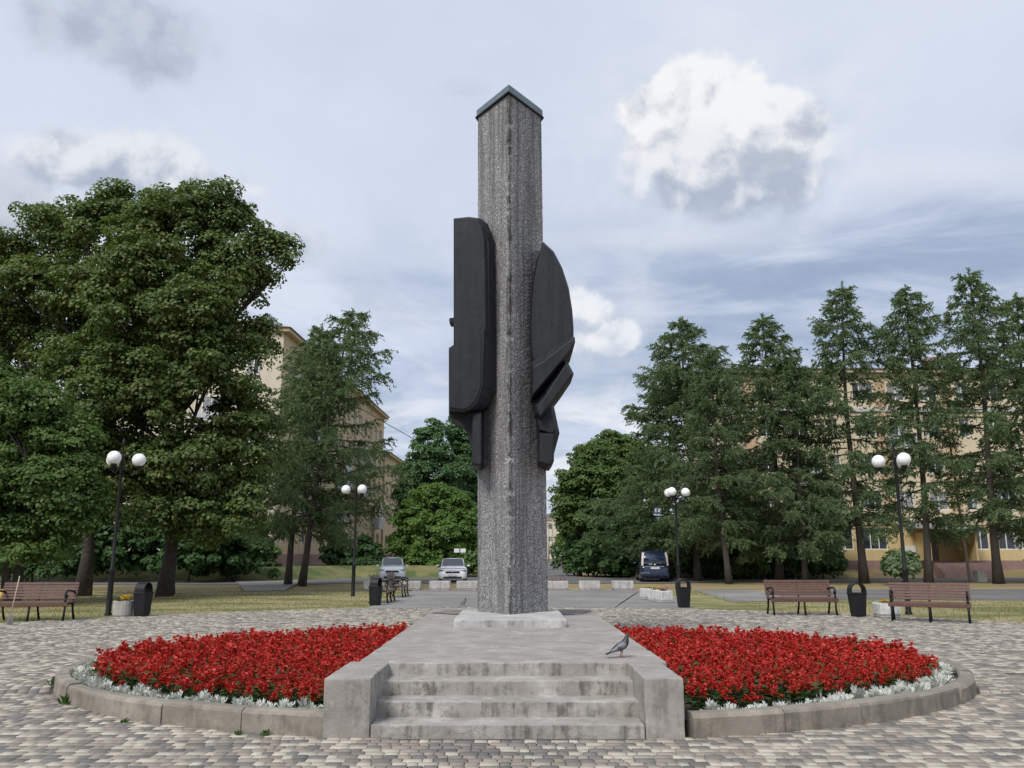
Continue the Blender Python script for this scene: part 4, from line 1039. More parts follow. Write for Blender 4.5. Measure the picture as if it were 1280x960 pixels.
def lamp(label, px, Y, rz, lean=0.0):
    t = thing('street_lamp', label, 'lamp', (xat(px, Y), Y, 0), rz, 'black lamp posts with white globes')
    t.rotation_euler = (0, lean, rz)
    link('post', MB().lathe([(0.095,-0.05),(0.095,0.04),(0.075,0.08),(0.075,1.15),(0.085,1.18),(0.085,1.24),(0.052,1.30),(0.045,3.0),(0.038,4.35),(0.05,4.38),(0.05,4.42),(0.028,4.46),(0.022,4.72),(0.045,4.76),(0.045,4.80),(0.01,4.92)], 12).mesh('post', M_iron, True), t)
    for i in range(3):
        a = rz + 0.5 + i*2*math.pi/3; dx, dy = math.cos(a), math.sin(a)
        b = MB(); prof = [(0.03,4.30),(0.12,4.05),(0.26,3.93),(0.40,3.97),(0.44,4.06)]
        b.tube([(dx*r_, dy*r_, z) for r_, z in prof], 0.016, 6)
        b.tube([(dx*r_, dy*r_, z) for r_, z in [(0.03,4.50),(0.12,4.56),(0.20,4.50),(0.18,4.42),(0.12,4.43)]], 0.010, 5)
        b.lathe([(0.03,4.04),(0.085,4.08),(0.095,4.13),(0.06,4.15)], 10, (dx*0.44, dy*0.44, 0))
        link('arm', b.mesh('arm', M_iron, True), t)
        s = 0.19; pr = [(max(0.004, s*math.sin(math.pi*k/14)), 4.31 - s*math.cos(math.pi*k/14)) for k in range(15)]
        link('globe', MB().lathe(pr, 20, (dx*0.44, dy*0.44, 0)).mesh('globe', M_globe, True), t)
lamp('black globe lamp post beside the yellow flower tub and hooded bin', 135, 24.2, -0.018, 0.0)
lamp('black globe lamp post on the lawn by the leaning larches', 441, 35.6, 1.41)
lamp('black globe lamp post near the dark blue minivan', 849, 37.0, -0.25)
lamp('black globe lamp post behind the aslant bench', 1136, 24.6, 1.1245)

def blooms(t, x0, x1, y0, y1, z, n, seed, m, hgt=0.14, leafs=40):
    r = np.random.RandomState(seed); V = []; L = []
    for i in range(n):
        c = np.array([r.uniform(x0,x1), r.uniform(y0,y1), z + r.uniform(0.5,1.0)*hgt]); k = 12
        d = rand_dirs(k, r); d[:,2] = np.abs(d[:,2]); v, _ = diamonds(c + d*0.015, d, perp(d, r), 0.05, 0.035); V.append(v)
    k = leafs; d = rand_dirs(k, r); d[:,2] = np.abs(d[:,2])
    c = np.stack([r.uniform(x0,x1,k), r.uniform(y0,y1,k), z + r.uniform(0.1,0.75,k)*hgt], 1); v, _ = diamonds(c, d, perp(d, r), 0.08, 0.035); L.append(v)
    V = np.concatenate(V); L = np.concatenate(L); A = np.concatenate([V, L])
    link('flowers', mesh_np('flowers', A, np.arange(len(A)).reshape(-1,4), [m, M_salvia_leaf], [0]*(len(V)//4)+[1]*(len(L)//4)), t)
def tub(label, loc, rz, w_, d_, h_, m, flowers=None, seed=1, group='flower tubs', n=16):
    t = thing('flower_tub', label, 'planter', loc, rz, group)
    def rect(a, b, z): return [(-a,-b,z),(a,-b,z),(a,b,z),(-a,b,z)]
    a, b_ = w_/2, d_/2
    b = MB().loft([rect(a*0.90,b_*0.88,0.0), rect(a*0.92,b_*0.90,0.04), rect(a,b_,h_*0.25), rect(a,b_,h_), rect(a-0.06,b_-0.06,h_), rect(a-0.07,b_-0.07,h_-0.08)])
    me = b.mesh('trough', m); link('trough', me, t, bevel=0.02)
    link('soil', MB().box(-a+0.065, a-0.065, -b_+0.065, b_-0.065, h_-0.10, h_-0.05).mesh('soil', M_soil), t)
    link('foot', MB().box(-a*0.8, a*0.8, -b_*0.7, b_*0.7, -0.03, 0.012).mesh('foot', M_iron), t)
    if flowers: blooms(t, -a+0.1, a-0.1, -b_+0.1, b_-0.1, h_-0.05, n, seed, flowers)
    return t
# grey rounded-side tub with marigolds
x, yv = gz(149, 770.5); t = thing('flower_tub', 'round grey concrete tub of yellow flowers beside the lamp post', 'planter', (x, yv+0.2, 0), 0, 'flower tubs')
link('trough', MB().lathe([(0.24,0.0),(0.255,0.03),(0.27,0.38),(0.27,0.40),(0.22,0.40),(0.21,0.32)], 20).mesh('trough', M_planter), t)
link('soil', MB().lathe([(0.205,0.28),(0.205,0.345)], 16).mesh('soil', M_soil), t)
blooms(t, -0.16, 0.16, -0.16, 0.16, 0.36, 26, 3, M_marigold, 0.17)
x, yv = gz(1114, 772); tub('white square tub of yellow flowers behind the aslant bench', (x, yv+0.25, 0), 0.0, 0.55, 0.55, 0.36, M_planter_w, M_marigold, 4, n=16)
x, yv = gz(832, 753.5); tub('white tub with one red bloom, front of the three tubs', (x, yv+0.3, 0), 0.35, 0.46, 0.46, 0.40, M_planter_w, M_pinkfl, 5, 'white tubs beside the path', 6)
tub('white tub with orange blooms, middle of the three tubs', (x-0.1, yv+1.35, 0), 0.3, 0.46, 0.46, 0.40, M_planter_w, M_marigold, 6, 'white tubs beside the path', 14)
tub('white tub farthest back of the three tubs', (x-0.22, yv+2.5, 0), 0.3, 0.46, 0.46, 0.40, M_planter_w, M_marigold, 7, 'white tubs beside the path', 4)
row = [(468,None,'before the benches'),(513,None,'in front of the white hatchback'),(550,None,'in front of the white saloon'),(584,None,'close beside the stele shaft'),(697,M_pinkfl,'holding pink flowers'),(737,M_soil,'in the open path'),(778,None,'nearest the blue minivan')]
labs = ['grey concrete barrier tub half hidden behind the weathered benches', 'grey concrete barrier tub before the white hatchback', 'grey concrete barrier tub before the white saloon car', 'grey concrete barrier tub half hidden by the stele shaft',
        'grey concrete barrier tub holding pink flowers', 'grey concrete barrier tub between the pink-flowered and end tubs', 'grey concrete barrier tub at the row end towards the minivan']
for i, (px, fl, _) in enumerate(row):
    tub(labs[i], (xat(px, 41.6), 41.6, 0.004), rnd.uniform(-.03,.03), 1.0, 0.5, 0.43, M_planter, M_pinkfl if fl is M_pinkfl else None, 20+i, 'barrier tubs across the path', 24)

# broom and things left on the bench
bx, by = gz(12, 781); t = thing('broom', 'straw broom leaning on the plank bench', 'broom', (bx, by, 0))
link('handle', MB().tube([(0,0,0.24),(-0.03,0.16,0.72),(-0.06,0.30,1.12)], 0.013, 7).mesh('handle', mat('broom_handle', (0.42,0.34,0.24), 0.7), True), t)
b = MB()
for k in range(30):
    a = k*2.4; r_ = 0.006*(k**0.5)*2.6; b.tube([(math.cos(a)*0.012, 0, 0.28), (math.cos(a)*r_*0.75, math.sin(a)*r_*0.4, 0.13), (math.cos(a)*r_*1.15, math.sin(a)*r_*0.6-0.01, 0.005)], 0.006, 4)
link('bristles', b.mesh('bristles', mat('broom_straw', (0.30,0.27,0.27), 0.9)), t)
bp = at(34, 757, 22.75)
t = thing('bottle', 'small pale bottle standing on the bench with the broom', 'bottle', (bp.x, 22.55, 0.475)); 
link('body', MB().lathe([(0.032,0),(0.036,0.02),(0.036,0.10),(0.016,0.14),(0.014,0.165)], 12).mesh('body', mat('pale_plastic', (0.72,0.62,0.48), 0.35), True), t)
link('lid', MB().lathe([(0.016,0.162),(0.016,0.185)], 10).mesh('lid', M_white_frame, True), t)
me = MB().loft([[(math.cos(a)*r_*1.1, math.sin(a)*r_*0.5, z) for a in [k*math.pi/6 for k in range(12)]] for r_, z in [(0.08,0),(0.15,0.04),(0.16,0.14),(0.12,0.24),(0.05,0.28)]]).mesh('bag', mat('yellow_bag', (0.55,0.38,0.10), 0.6, (9,0.6,(0.42,0.28,0.08))), True)
tag(link('bag', me, None, (xat(-1, 22.6), 22.55, 0.475)), 'crumpled yellow bag lying on the bench with the broom', 'bag')

# ------------------------------------------------------------------ pigeon
def pigeon(loc, rz):
    t = thing('pigeon', 'grey pigeon with dark wing bars standing above the steps', 'pigeon', loc, rz)
    M_pg = mat('pigeon_grey', (0.06,0.065,0.075), 0.6, (30,0.5,(0.10,0.105,0.115))); M_pd = mat('pigeon_dark', (0.018,0.019,0.024), 0.5, (25,0.5,(0.035,0.04,0.045)))
    M_pw = mat('pigeon_wing', (0.20,0.205,0.22), 0.65, (22,0.6,(0.13,0.135,0.145))); M_leg = mat('pigeon_leg', (0.35,0.10,0.08), 0.6)
    # body stations along a rising spine, +X is the beak side
    st = [(-0.150,0.052,0.010,0.006),(-0.11,0.066,0.026,0.012),(-0.07,0.085,0.038,0.026),(-0.03,0.105,0.050,0.042),(0.01,0.125,0.056,0.052),(0.045,0.150,0.052,0.052),(0.066,0.185,0.038,0.042),(0.072,0.215,0.025,0.028),(0.078,0.240,0.022,0.023),(0.088,0.258,0.019,0.019),(0.100,0.264,0.010,0.011),(0.106,0.264,0.004,0.005)]
    rings = []
    for i, (x, z, wy, wz) in enumerate(st):
        a = st[max(0,i-1)]; c = st[min(len(st)-1,i+1)]; tx, tz = c[0]-a[0], c[1]-a[1]; l = math.hypot(tx, tz); nx, nz = -tz/l, tx/l
        rings.append([(x + nx*wz*math.sin(q), wy*math.cos(q), z + nz*wz*math.sin(q)) for q in [k*math.pi/7 for k in range(14)]])
    me = MB().loft(rings).mesh('body', [M_pg, M_pd], True)
    for p in me.polygons:
        if p.center.z > 0.19 or p.center.x < -0.10 or (p.center.x > 0.045): p.material_index = 1
    o = link('body', me, t); s = o.modifiers.new('sub', 'SUBSURF'); s.levels = s.render_levels = 1
    for sg in (-1, 1):
        # folded wing: shell on the flank
        rr = []
        for k, (x, z, hh, yy) in enumerate([(0.050,0.150,0.022,0.050),(0.02,0.138,0.036,0.060),(-0.03,0.118,0.036,0.060),(-0.08,0.096,0.026,0.048),(-0.125,0.074,0.012,0.030),(-0.15,0.062,0.004,0.018)]):
            rr.append([(x - 0.3*q*hh, sg*(yy - 0.20*q*q*hh*3), z + q*hh) for q in (-1,-0.5,0,0.5,1)] + [(x - 0.3*q*hh, sg*(yy - 0.012 - 0.20*q*q*hh*3), z + q*hh) for q in (1,0.5,0,-0.5,-1)])
        link('wing', MB().loft(rr).mesh('wing', M_pw, True), t)
        for x0 in (-0.035, -0.066):
            b = MB(); b.tube([(x0+0.012, sg*0.0605, 0.130), (x0, sg*0.064, 0.108), (x0-0.004, sg*0.058, 0.088)], [0.005,0.006,0.004], 6); link('wing_bar', b.mesh('wing_bar', M_pd, True), t)
        b = MB().tube([(0.0, sg*0.02, 0.085), (0.004, sg*0.022, 0.045), (-0.004, sg*0.022, 0.010)], [0.010,0.005,0.004], 6)
        for dx, dy in ((0.035,0.0),(0.025,0.018),(0.025,-0.018),(-0.018,0)): b.tube([(-0.004, sg*0.022, 0.008), (-0.004+dx, sg*0.022+dy, 0.004)], [0.004,0.002], 5)
        link('leg', b.mesh('leg', M_leg, True), t)
        link('eye', MB().lathe([(0.001,-0.004),(0.004,0),(0.001,0.004)], 8, (0.090, sg*0.0175, 0.262)).mesh('eye', mat('pigeon_eye', (0.5,0.16,0.03), 0.2), True), t)
    link('tail', MB().loft([[(-0.13,-0.03,0.058),(-0.13,0.03,0.058),(-0.13,0.03,0.066),(-0.13,-0.03,0.066)], [(-0.205,-0.036,0.030),(-0.205,0.036,0.030),(-0.205,0.036,0.036),(-0.205,-0.036,0.036)]]).mesh('tail', M_pd), t)
    link('beak', MB().tube([(0.100,0,0.262),(0.116,0,0.257),(0.126,0,0.250)], [0.006,0.0045,0.0015], 6).mesh('beak', mat('pigeon_beak', (0.06,0.055,0.055), 0.4), True), t)
    return t
px_, py_ = gz(777, 822, PZ); t = pigeon((px_, py_, PZ+0.008), 0.25); t.scale = (0.88, 1.0, 0.92)

# ================================================================== VEHICLES
def ring_sect(hw, z0, zs, zt, hwt, n=5):
    """half-open cross section: sill z0, shoulder zs, top zt"""
    return [(-hw*0.94, z0), (-hw, z0+0.10), (-hw*1.0, zs-0.12), (-hw*0.97, zs), (-hwt, zt-0.03), (-hwt*0.86, zt), (0, zt+0.012), (hwt*0.86, zt), (hwt, zt-0.03), (hw*0.97, zs), (hw*1.0, zs-0.12), (hw, z0+0.10), (hw*0.94, z0)]
def wheel(t, x, yv, r, wdt=0.21):
    s = 1 if x > 0 else -1
    b = MB().lathe([(r*0.62,-wdt/2),(r*0.94,-wdt/2),(r,-wdt/2+0.03),(r,wdt/2-0.03),(r*0.94,wdt/2),(r*0.62,wdt/2)], 22)
    me = b.mesh('tyre', mat('tyre_rubber', (0.015,0.015,0.016), 0.85), True)
    o = link('wheel', me, t, (x, yv, r), (0, R(90), 0))
    b = MB().lathe([(r*0.60,-0.05),(r*0.62,0.05),(r*0.5,0.07),(r*0.2,0.05),(0.02,0.06)], 16); 
    link('rim', b.mesh('rim', mat('alloy', (0.42,0.43,0.44), 0.35, None, None, 0.8)), o, (0, 0, 0.045*s))
def car(name, label, loc, rz, paint, L, W, Hh, hood, cowl, kind='saloon'):
    """local -Y is the front"""
    t = thing(name, label, 'car', loc, rz, 'parked cars')
    hw = W/2; f = -L/2
    van = kind == 'van'
    zs = 0.92 if not van else 1.02
    S = [ # y, halfwidth, sill, shoulder, top, halfwidth of top
        (f, hw*0.70, 0.28, 0.50, 0.58, hw*0.60), (f+0.06, hw*0.84, 0.22, 0.58, 0.66, hw*0.70), (f+0.25, hw*0.95, 0.19, 0.66, hood-0.06, hw*0.76), (f+0.55, hw, 0.18, 0.74, hood, hw*0.80),
        (f+hood*1.0+cowl-0.9, hw, 0.18, zs-0.08, cowl, hw*0.84), (f+L*0.45, hw, 0.18, zs-0.03, zs+0.01, hw*0.90), (f+L*0.75, hw, 0.18, zs, zs+0.02, hw*0.90),
        (L/2-0.30, hw*0.98, 0.19, zs, zs+0.03, hw*0.88), (L/2-0.08, hw*0.92, 0.24, zs-0.06, zs-0.01, hw*0.84), (L/2, hw*0.84, 0.32, zs-0.20, zs-0.12, hw*0.76)]
    rings = [[(x, y_, z) for x, z in ring_sect(h_, z0, z1, z2, ht)] for (y_, h_, z0, z1, z2, ht) in S]
    o = link('body', MB().loft(rings).mesh('body', paint, True), t); 
    # greenhouse
    y0 = S[4][0]-0.02; yr = y0 + (0.85 if not van else 0.75)
    ye, yb_ = (L/2-0.95, L/2-0.45) if kind == 'saloon' else ((L/2-0.45, L/2-0.12) if kind == 'hatch' else (L/2-0.30, L/2-0.06))
    zb = cowl-0.02
    def gr(y_, hb, ht, zt, zbb): return [(-hb, y_, zbb), (-ht-0.03, y_, zt-0.06), (-ht+0.06, y_, zt), (0, y_, zt+0.02), (ht-0.06, y_, zt), (ht+0.03, y_, zt-0.06), (hb, y_, zbb)]
    ht = hw*0.72 if not van else hw*0.82
    G = [gr(y0, hw*0.80, hw*0.76, zb+0.07, zb-0.05), gr(yr, hw*0.90, ht, Hh-0.02, zs-0.05), gr((yr+ye)/2, hw*0.92, ht, Hh, zs-0.05), gr(ye, hw*0.90, ht*0.98, Hh-0.05, zs-0.05), gr(yb_, hw*0.86, ht*0.9, zs+0.06, zs-0.05)]
    if van: G[-1] = gr(yb_, hw*0.90, ht*0.92, Hh-0.42, zs-0.05)
    link('cabin', MB().loft(G).mesh('cabin', paint, True), t)
    # glass slightly proud of the cabin skin
    def quad(name, P4, m, ofs=(0,0,0)):
        return link(name, MB().add([Vector(p)+Vector(ofs) for p in P4], [(0,1,2,3)]).mesh(name, m), t)
    e = 0.012
    hb, hz = hw*0.79, zb+0.06
    quad('windscreen', [(-hb+0.02, y0-0.02, hz), (hb-0.02, y0-0.02, hz), (ht-0.05, yr-0.03, Hh-0.05), (-ht+0.05, yr-0.03, Hh-0.05)], M_carglass, (0,-0.02,0.03))
    for sg in (-1, 1):
        quad('side_window', [(sg*(hw*0.905), yr-0.35, zs+0.04), (sg*(hw*0.915), ye, zs+0.04), (sg*(ht+0.055), ye-0.12, Hh-0.10), (sg*(ht+0.055), yr+0.05, Hh-0.10)], M_carglass, (sg*0.015,0,0))
        quad('door_line', [(sg*(hw+0.004), f+L*0.48, 0.3), (sg*(hw+0.004), f+L*0.485, 0.3), (sg*(hw+0.004), f+L*0.485, zs-0.1), (sg*(hw+0.004), f+L*0.48, zs-0.1)], M_iron)
        b = MB().lathe([(0.01,-0.06),(0.07,-0.05),(0.085,0.0),(0.07,0.05),(0.01,0.06)], 10); mm = b.mesh('mirror', paint, True)
        mo = link('mirror', mm, t, (sg*(hw+0.10), yr-0.35, zs+0.10)); mo.scale = (1.3, 0.8, 0.9)
        wheel(t, sg*(hw-0.11), f+0.86, 0.315); wheel(t, sg*(hw-0.11), L/2-0.86, 0.315)
    return t, f, hw, zs, quad
M_carglass = mat('car_glass', (0.02,0.028,0.032), 0.05, None, None, 0, 0.9)
M_whitep = mat('white_car_paint', (0.86,0.865,0.87), 0.25, None, None, 0, 0.5, 0.6)
M_bluep = mat('dark_blue_paint', (0.012,0.022,0.055), 0.22, None, None, 0.3, 0.5, 0.8)
M_lens = mat('lamp_lens', (0.35,0.37,0.38), 0.12, (20,0.7,(0.08,0.08,0.09)), None, 0.3, 0.8)
M_chrome = mat('chrome_trim', (0.62,0.63,0.64), 0.18, None, None, 0.95)
M_plate = mat('number_plate', (0.70,0.70,0.68), 0.5, (24,0.5,(0.35,0.35,0.35)))
M_blackp = mat('black_plastic', (0.02,0.02,0.022), 0.6)
M_tail = mat('tail_lamp', (0.62,0.60,0.59), 0.2, (8,0.5,(0.40,0.20,0.18)))
def front_bits(t, f, hw, hood, kind):
    for sg in (-1, 1):
        b = MB().loft([[(sg*hw*0.52, f+0.10, hood-0.28), (sg*hw*0.93, f+0.24, hood-0.22), (sg*hw*0.95, f+0.34, hood-0.06), (sg*hw*0.60, f+0.14, hood-0.13)],
                       [(sg*hw*0.52, f+0.30, hood-0.28), (sg*hw*0.90, f+0.45, hood-0.22), (sg*hw*0.90, f+0.50, hood-0.06), (sg*hw*0.60, f+0.40, hood-0.13)]])
        link('headlight', b.mesh('headlight', M_lens), t, (0, -0.045, 0), bevel=0.015)
        b = MB().lathe([(0.005,-0.02),(0.05,-0.015),(0.055,0.01)], 12); link('fog_lamp', b.mesh('fog_lamp', M_lens, True), t, (sg*hw*0.68, f+0.03, 0.36), (R(90),0,0))
    link('grille', MB().box(-hw*0.48, hw*0.48, f+0.0, f+0.10, hood-0.29, hood-0.17).mesh('grille', M_blackp), t, (0,-0.035,0), bevel=0.02)
    link('grille_bar', MB().box(-hw*0.46, hw*0.46, f-0.055, f-0.03, hood-0.20, hood-0.175).mesh('grille_bar', M_chrome), t)
    link('badge', MB().lathe([(0.005,-0.01),(0.055,-0.008),(0.06,0.008),(0.005,0.01)], 14).mesh('badge', M_chrome, True), t, (0, f-0.055, hood-0.20), (R(90),0,0))
    link('intake', MB().box(-hw*0.62, hw*0.62, f-0.045, f+0.1, 0.25, 0.36).mesh('intake', M_blackp), t, bevel=0.02)
    link('number_plate', MB().box(-0.26, 0.26, f-0.075, f-0.05, 0.395, 0.505).mesh('number_plate', M_plate), t)
    for sg in (-1, 1): link('wiper', MB().tube([(sg*0.1, f+1.05, hood+0.10), (sg*0.1+0.35, f+1.25, hood+0.26)], 0.01, 5).mesh('wiper', M_blackp), t)
t, f, hw, zs, q = car('parked_car', 'white hatchback with dark lower grille parked behind the benches', (xat(490, 57.5), 57.5, -0.03), 0.14, M_whitep, 4.1, 1.72, 1.52, 0.92, 1.02, 'hatch'); front_bits(t, f, hw, 0.90, 'hatch')
t, f, hw, zs, q = car('parked_car', 'white saloon with a chrome-barred grille parked beside the stele', (xat(566, 57), 57, -0.03), 0.06, M_whitep, 4.8, 1.83, 1.48, 0.88, 0.98, 'saloon'); front_bits(t, f, hw, 0.87, 'saloon')
link('bonnet_deflector', MB().box(-0.78, 0.78, f+0.10, f+0.16, 0.80, 0.845).mesh('bonnet_deflector', M_blackp), t, (0,-0.07,0.02))
# minivan seen from behind
t, f, hw, zs, q = car('parked_minivan', 'dark blue minivan parked with its tailgate towards the plaza', (xat(812, 61.5), 61.8, -0.03), 0.10+math.pi, M_bluep, 4.75, 1.72, 1.86, 0.98, 1.12, 'van')
t.location = (xat(815, 58.0), 58.0, -0.03); t.scale = (1.08, 1.05, 1.05)
t.rotation_euler.z = math.pi - 0.07
e = 4.75/2
link('rear_window', MB().add([(-hw*0.74, e-0.062, 1.09), (hw*0.74, e-0.062, 1.09), (hw*0.66, e-0.30, 1.74), (-hw*0.66, e-0.30, 1.74)], [(0,1,2,3)]).mesh('rear_window', M_carglass), t, (0, 0.05, 0.0))
for sg in (-1, 1):
    link('tail_lamp', MB().loft([[(sg*hw*0.80, e-0.055, 0.98), (sg*hw*0.93, e-0.16, 0.98), (sg*hw*0.93, e-0.12, 0.98), (sg*hw*0.80, e-0.02, 0.98)], [(sg*hw*0.76, e-0.16, 1.42), (sg*hw*0.90, e-0.24, 1.42), (sg*hw*0.91, e-0.18, 1.42), (sg*hw*0.76, e-0.08, 1.42)], [(sg*hw*0.70, e-0.28, 1.76), (sg*hw*0.84, e-0.34, 1.76), (sg*hw*0.85, e-0.28, 1.76), (sg*hw*0.70, e-0.22, 1.76)]]).mesh('tail_lamp', M_tail), t, (0,0.05,0))
link('tailgate_trim', MB().box(-0.50, 0.50, e-0.02, e+0.03, 0.955, 0.99).mesh('tailgate_trim', M_chrome), t, (0,0.0,-0.04))
link('number_plate', MB().box(-0.26, 0.26, e-0.02, e+0.025, 0.78, 0.89).mesh('number_plate', M_plate), t)
link('rear_bumper', MB().box(-hw*0.96, hw*0.96, e-0.12, e+0.07, 0.34, 0.56).mesh('rear_bumper', M_bluep), t, bevel=0.05)
link('badge', MB().lathe([(0.005,-0.01),(0.05,-0.008),(0.055,0.008),(0.005,0.01)], 14).mesh('badge', M_chrome, True), t, (0, e+0.01, 1.035), (R(90),0,0))

# ================================================================== BUILDINGS
def wall_mat(name, c1, c2):
    return surf(name, lambda n, p: n.mix(n.math('MULTIPLY', n.ss(n.noise(n.vmath('MULTIPLY', p, (1.2,1.2,0.35)), 1.0, 6, 0.65), 0.42, 0.68), 0.75), c4(c1), c4(c2)), 0.9, (20, 0.15, 0.02))
M_yel = wall_mat('yellow_render', (0.62, 0.525, 0.37), (0.52, 0.43, 0.295)); M_yelb = wall_mat('strong_yellow_render', (0.66, 0.51, 0.26), (0.56, 0.43, 0.23))
M_orange = wall_mat('orange_render', (0.55, 0.39, 0.25), (0.46, 0.32, 0.21)); M_pinkpl = wall_mat('pink_plinth', (0.33, 0.215, 0.19), (0.24, 0.16, 0.145))
M_cream = wall_mat('cream_render', (0.60, 0.53, 0.42), (0.50, 0.43, 0.33)); M_ochre = wall_mat('ochre_render', (0.58, 0.45, 0.29), (0.47, 0.36, 0.23))
M_roofm = mat('roof_metal', (0.11, 0.085, 0.075), 0.6, (2, 0.6, (0.17, 0.13, 0.115))); M_balc = mat('balcony_panel', (0.50, 0.51, 0.52), 0.7, (2, 0.7, (0.36,0.37,0.38)))
def window_meshes(wd, ht, split=(1/3, 2/3), key=None):
    """frame mesh (outer rim + mullions) and pane, centred on the bottom middle; local -Y looks out"""
    b = MB(); t_ = 0.07
    b.box(-wd/2, wd/2, -0.03, 0.05, 0, t_); b.box(-wd/2, wd/2, -0.03, 0.05, ht-t_, ht)
    b.box(-wd/2, -wd/2+t_, -0.032, 0.048, t_, ht-t_); b.box(wd/2-t_, wd/2, -0.032, 0.048, t_, ht-t_)
    for s in split:
        x = -wd/2 + wd*s; b.box(x-t_/2, x+t_/2, -0.031, 0.047, t_, ht-t_)
    fm = b.mesh('frame', M_white_frame)
    sill = MB().box(-wd/2-0.06, wd/2+0.06, -0.12, 0.04, -0.06, -0.003).mesh('sill', M_balc)
    edges = [0] + list(split) + [1]; panes = []
    for a, c in zip(edges, edges[1:]):
        x0, x1 = -wd/2+wd*a+0.02, -wd/2+wd*c-0.02
        panes.append(MB().box(x0, x1, 0.02, 0.03, 0.03, ht-0.03))
    pms = [[p.mesh('pane', m) for m in (M_glass, M_curtain)] for p in panes]
    rev = MB(); rev.box(-wd/2-0.02, wd/2+0.02, 0.06, 0.30, -0.02, ht+0.02)
    return fm, sill, pms
WM = {'big': window_meshes(1.75, 1.55), 'mid': window_meshes(1.45, 1.5, (0.5,)), 'small': window_meshes(0.95, 1.5, (0.55,)), 'shop': window_meshes(2.0, 1.75)}
def add_window(root, kind, x, yv, z, rz=0.0, seed=0):
    fm, sill, pms = WM[kind]; r = random.Random(seed)
    o = link('window', fm, root, (x, yv, z), (0, 0, rz)); link('sill', sill, o)
    for p in pms: link('pane', p[0] if r.random() < 0.68 else p[1], o)
    return o
def wall_with_holes(x0, x1, z0, z1, holes, depth=0.35, y0=0.0):
    """facade sheet on local XZ with window openings and reveals, facing -Y"""
    xs = sorted({x0, x1, *[h[0] for h in holes], *[h[1] for h in holes]}); zs = sorted({z0, z1, *[h[2] for h in holes], *[h[3] for h in holes]})
    b = MB()
    def inside(xa, za): return any(h[0] < xa < h[1] and h[2] < za < h[3] for h in holes)
    for i in range(len(xs)-1):
        for j in range(len(zs)-1):
            if not inside((xs[i]+xs[i+1])/2, (zs[j]+zs[j+1])/2):
                b.add([(xs[i],y0,zs[j]),(xs[i+1],y0,zs[j]),(xs[i+1],y0,zs[j+1]),(xs[i],y0,zs[j+1])], [(0,1,2,3)])
    for (a, c, d, e_) in holes:
        b.add([(a,y0,d),(c,y0,d),(c,y0,e_),(a,y0,e_),(a,y0+depth,d),(c,y0+depth,d),(c,y0+depth,e_),(a,y0+depth,e_)], [(0,1,5,4),(1,2,6,5),(2,3,7,6),(3,0,4,7),(4,5,6,7)])
    return b
def balcony(root, x, yv, z, wd, glazed, seed=0):
    b = MB(); b.box(x-wd/2, x+wd/2, yv-0.95, yv-0.003, z-0.14, z); o = link('balcony', b.mesh('balcony', M_balc), root)
    b = MB(); b.box(x-wd/2, x+wd/2, yv-0.95, yv-0.90, z+0.002, z+1.02); b.box(x-wd/2, x-wd/2+0.05, yv-0.90, yv-0.003, z+0.002, z+1.02); b.box(x+wd/2-0.05, x+wd/2, yv-0.90, yv-0.003, z+0.002, z+1.02)
    link('parapet', b.mesh('parapet', M_balc), o)
    if glazed:
        n = 4; b = MB()
        for k in range(n+1): xx = x-wd/2+0.03+(wd-0.06)*k/n; b.box(xx-0.03, xx+0.03, yv-0.945, yv-0.905, z+1.022, z+2.45)
        b.box(x-wd/2, x+wd/2, yv-0.95, yv-0.003, z+2.452, z+2.54); link('glazing_frame', b.mesh('glazing_frame', M_white_frame), o)
        link('pane', MB().box(x-wd/2+0.02, x+wd/2-0.02, yv-0.93, yv-0.92, z+1.022, z+2.45).mesh('pane', M_glass), o)

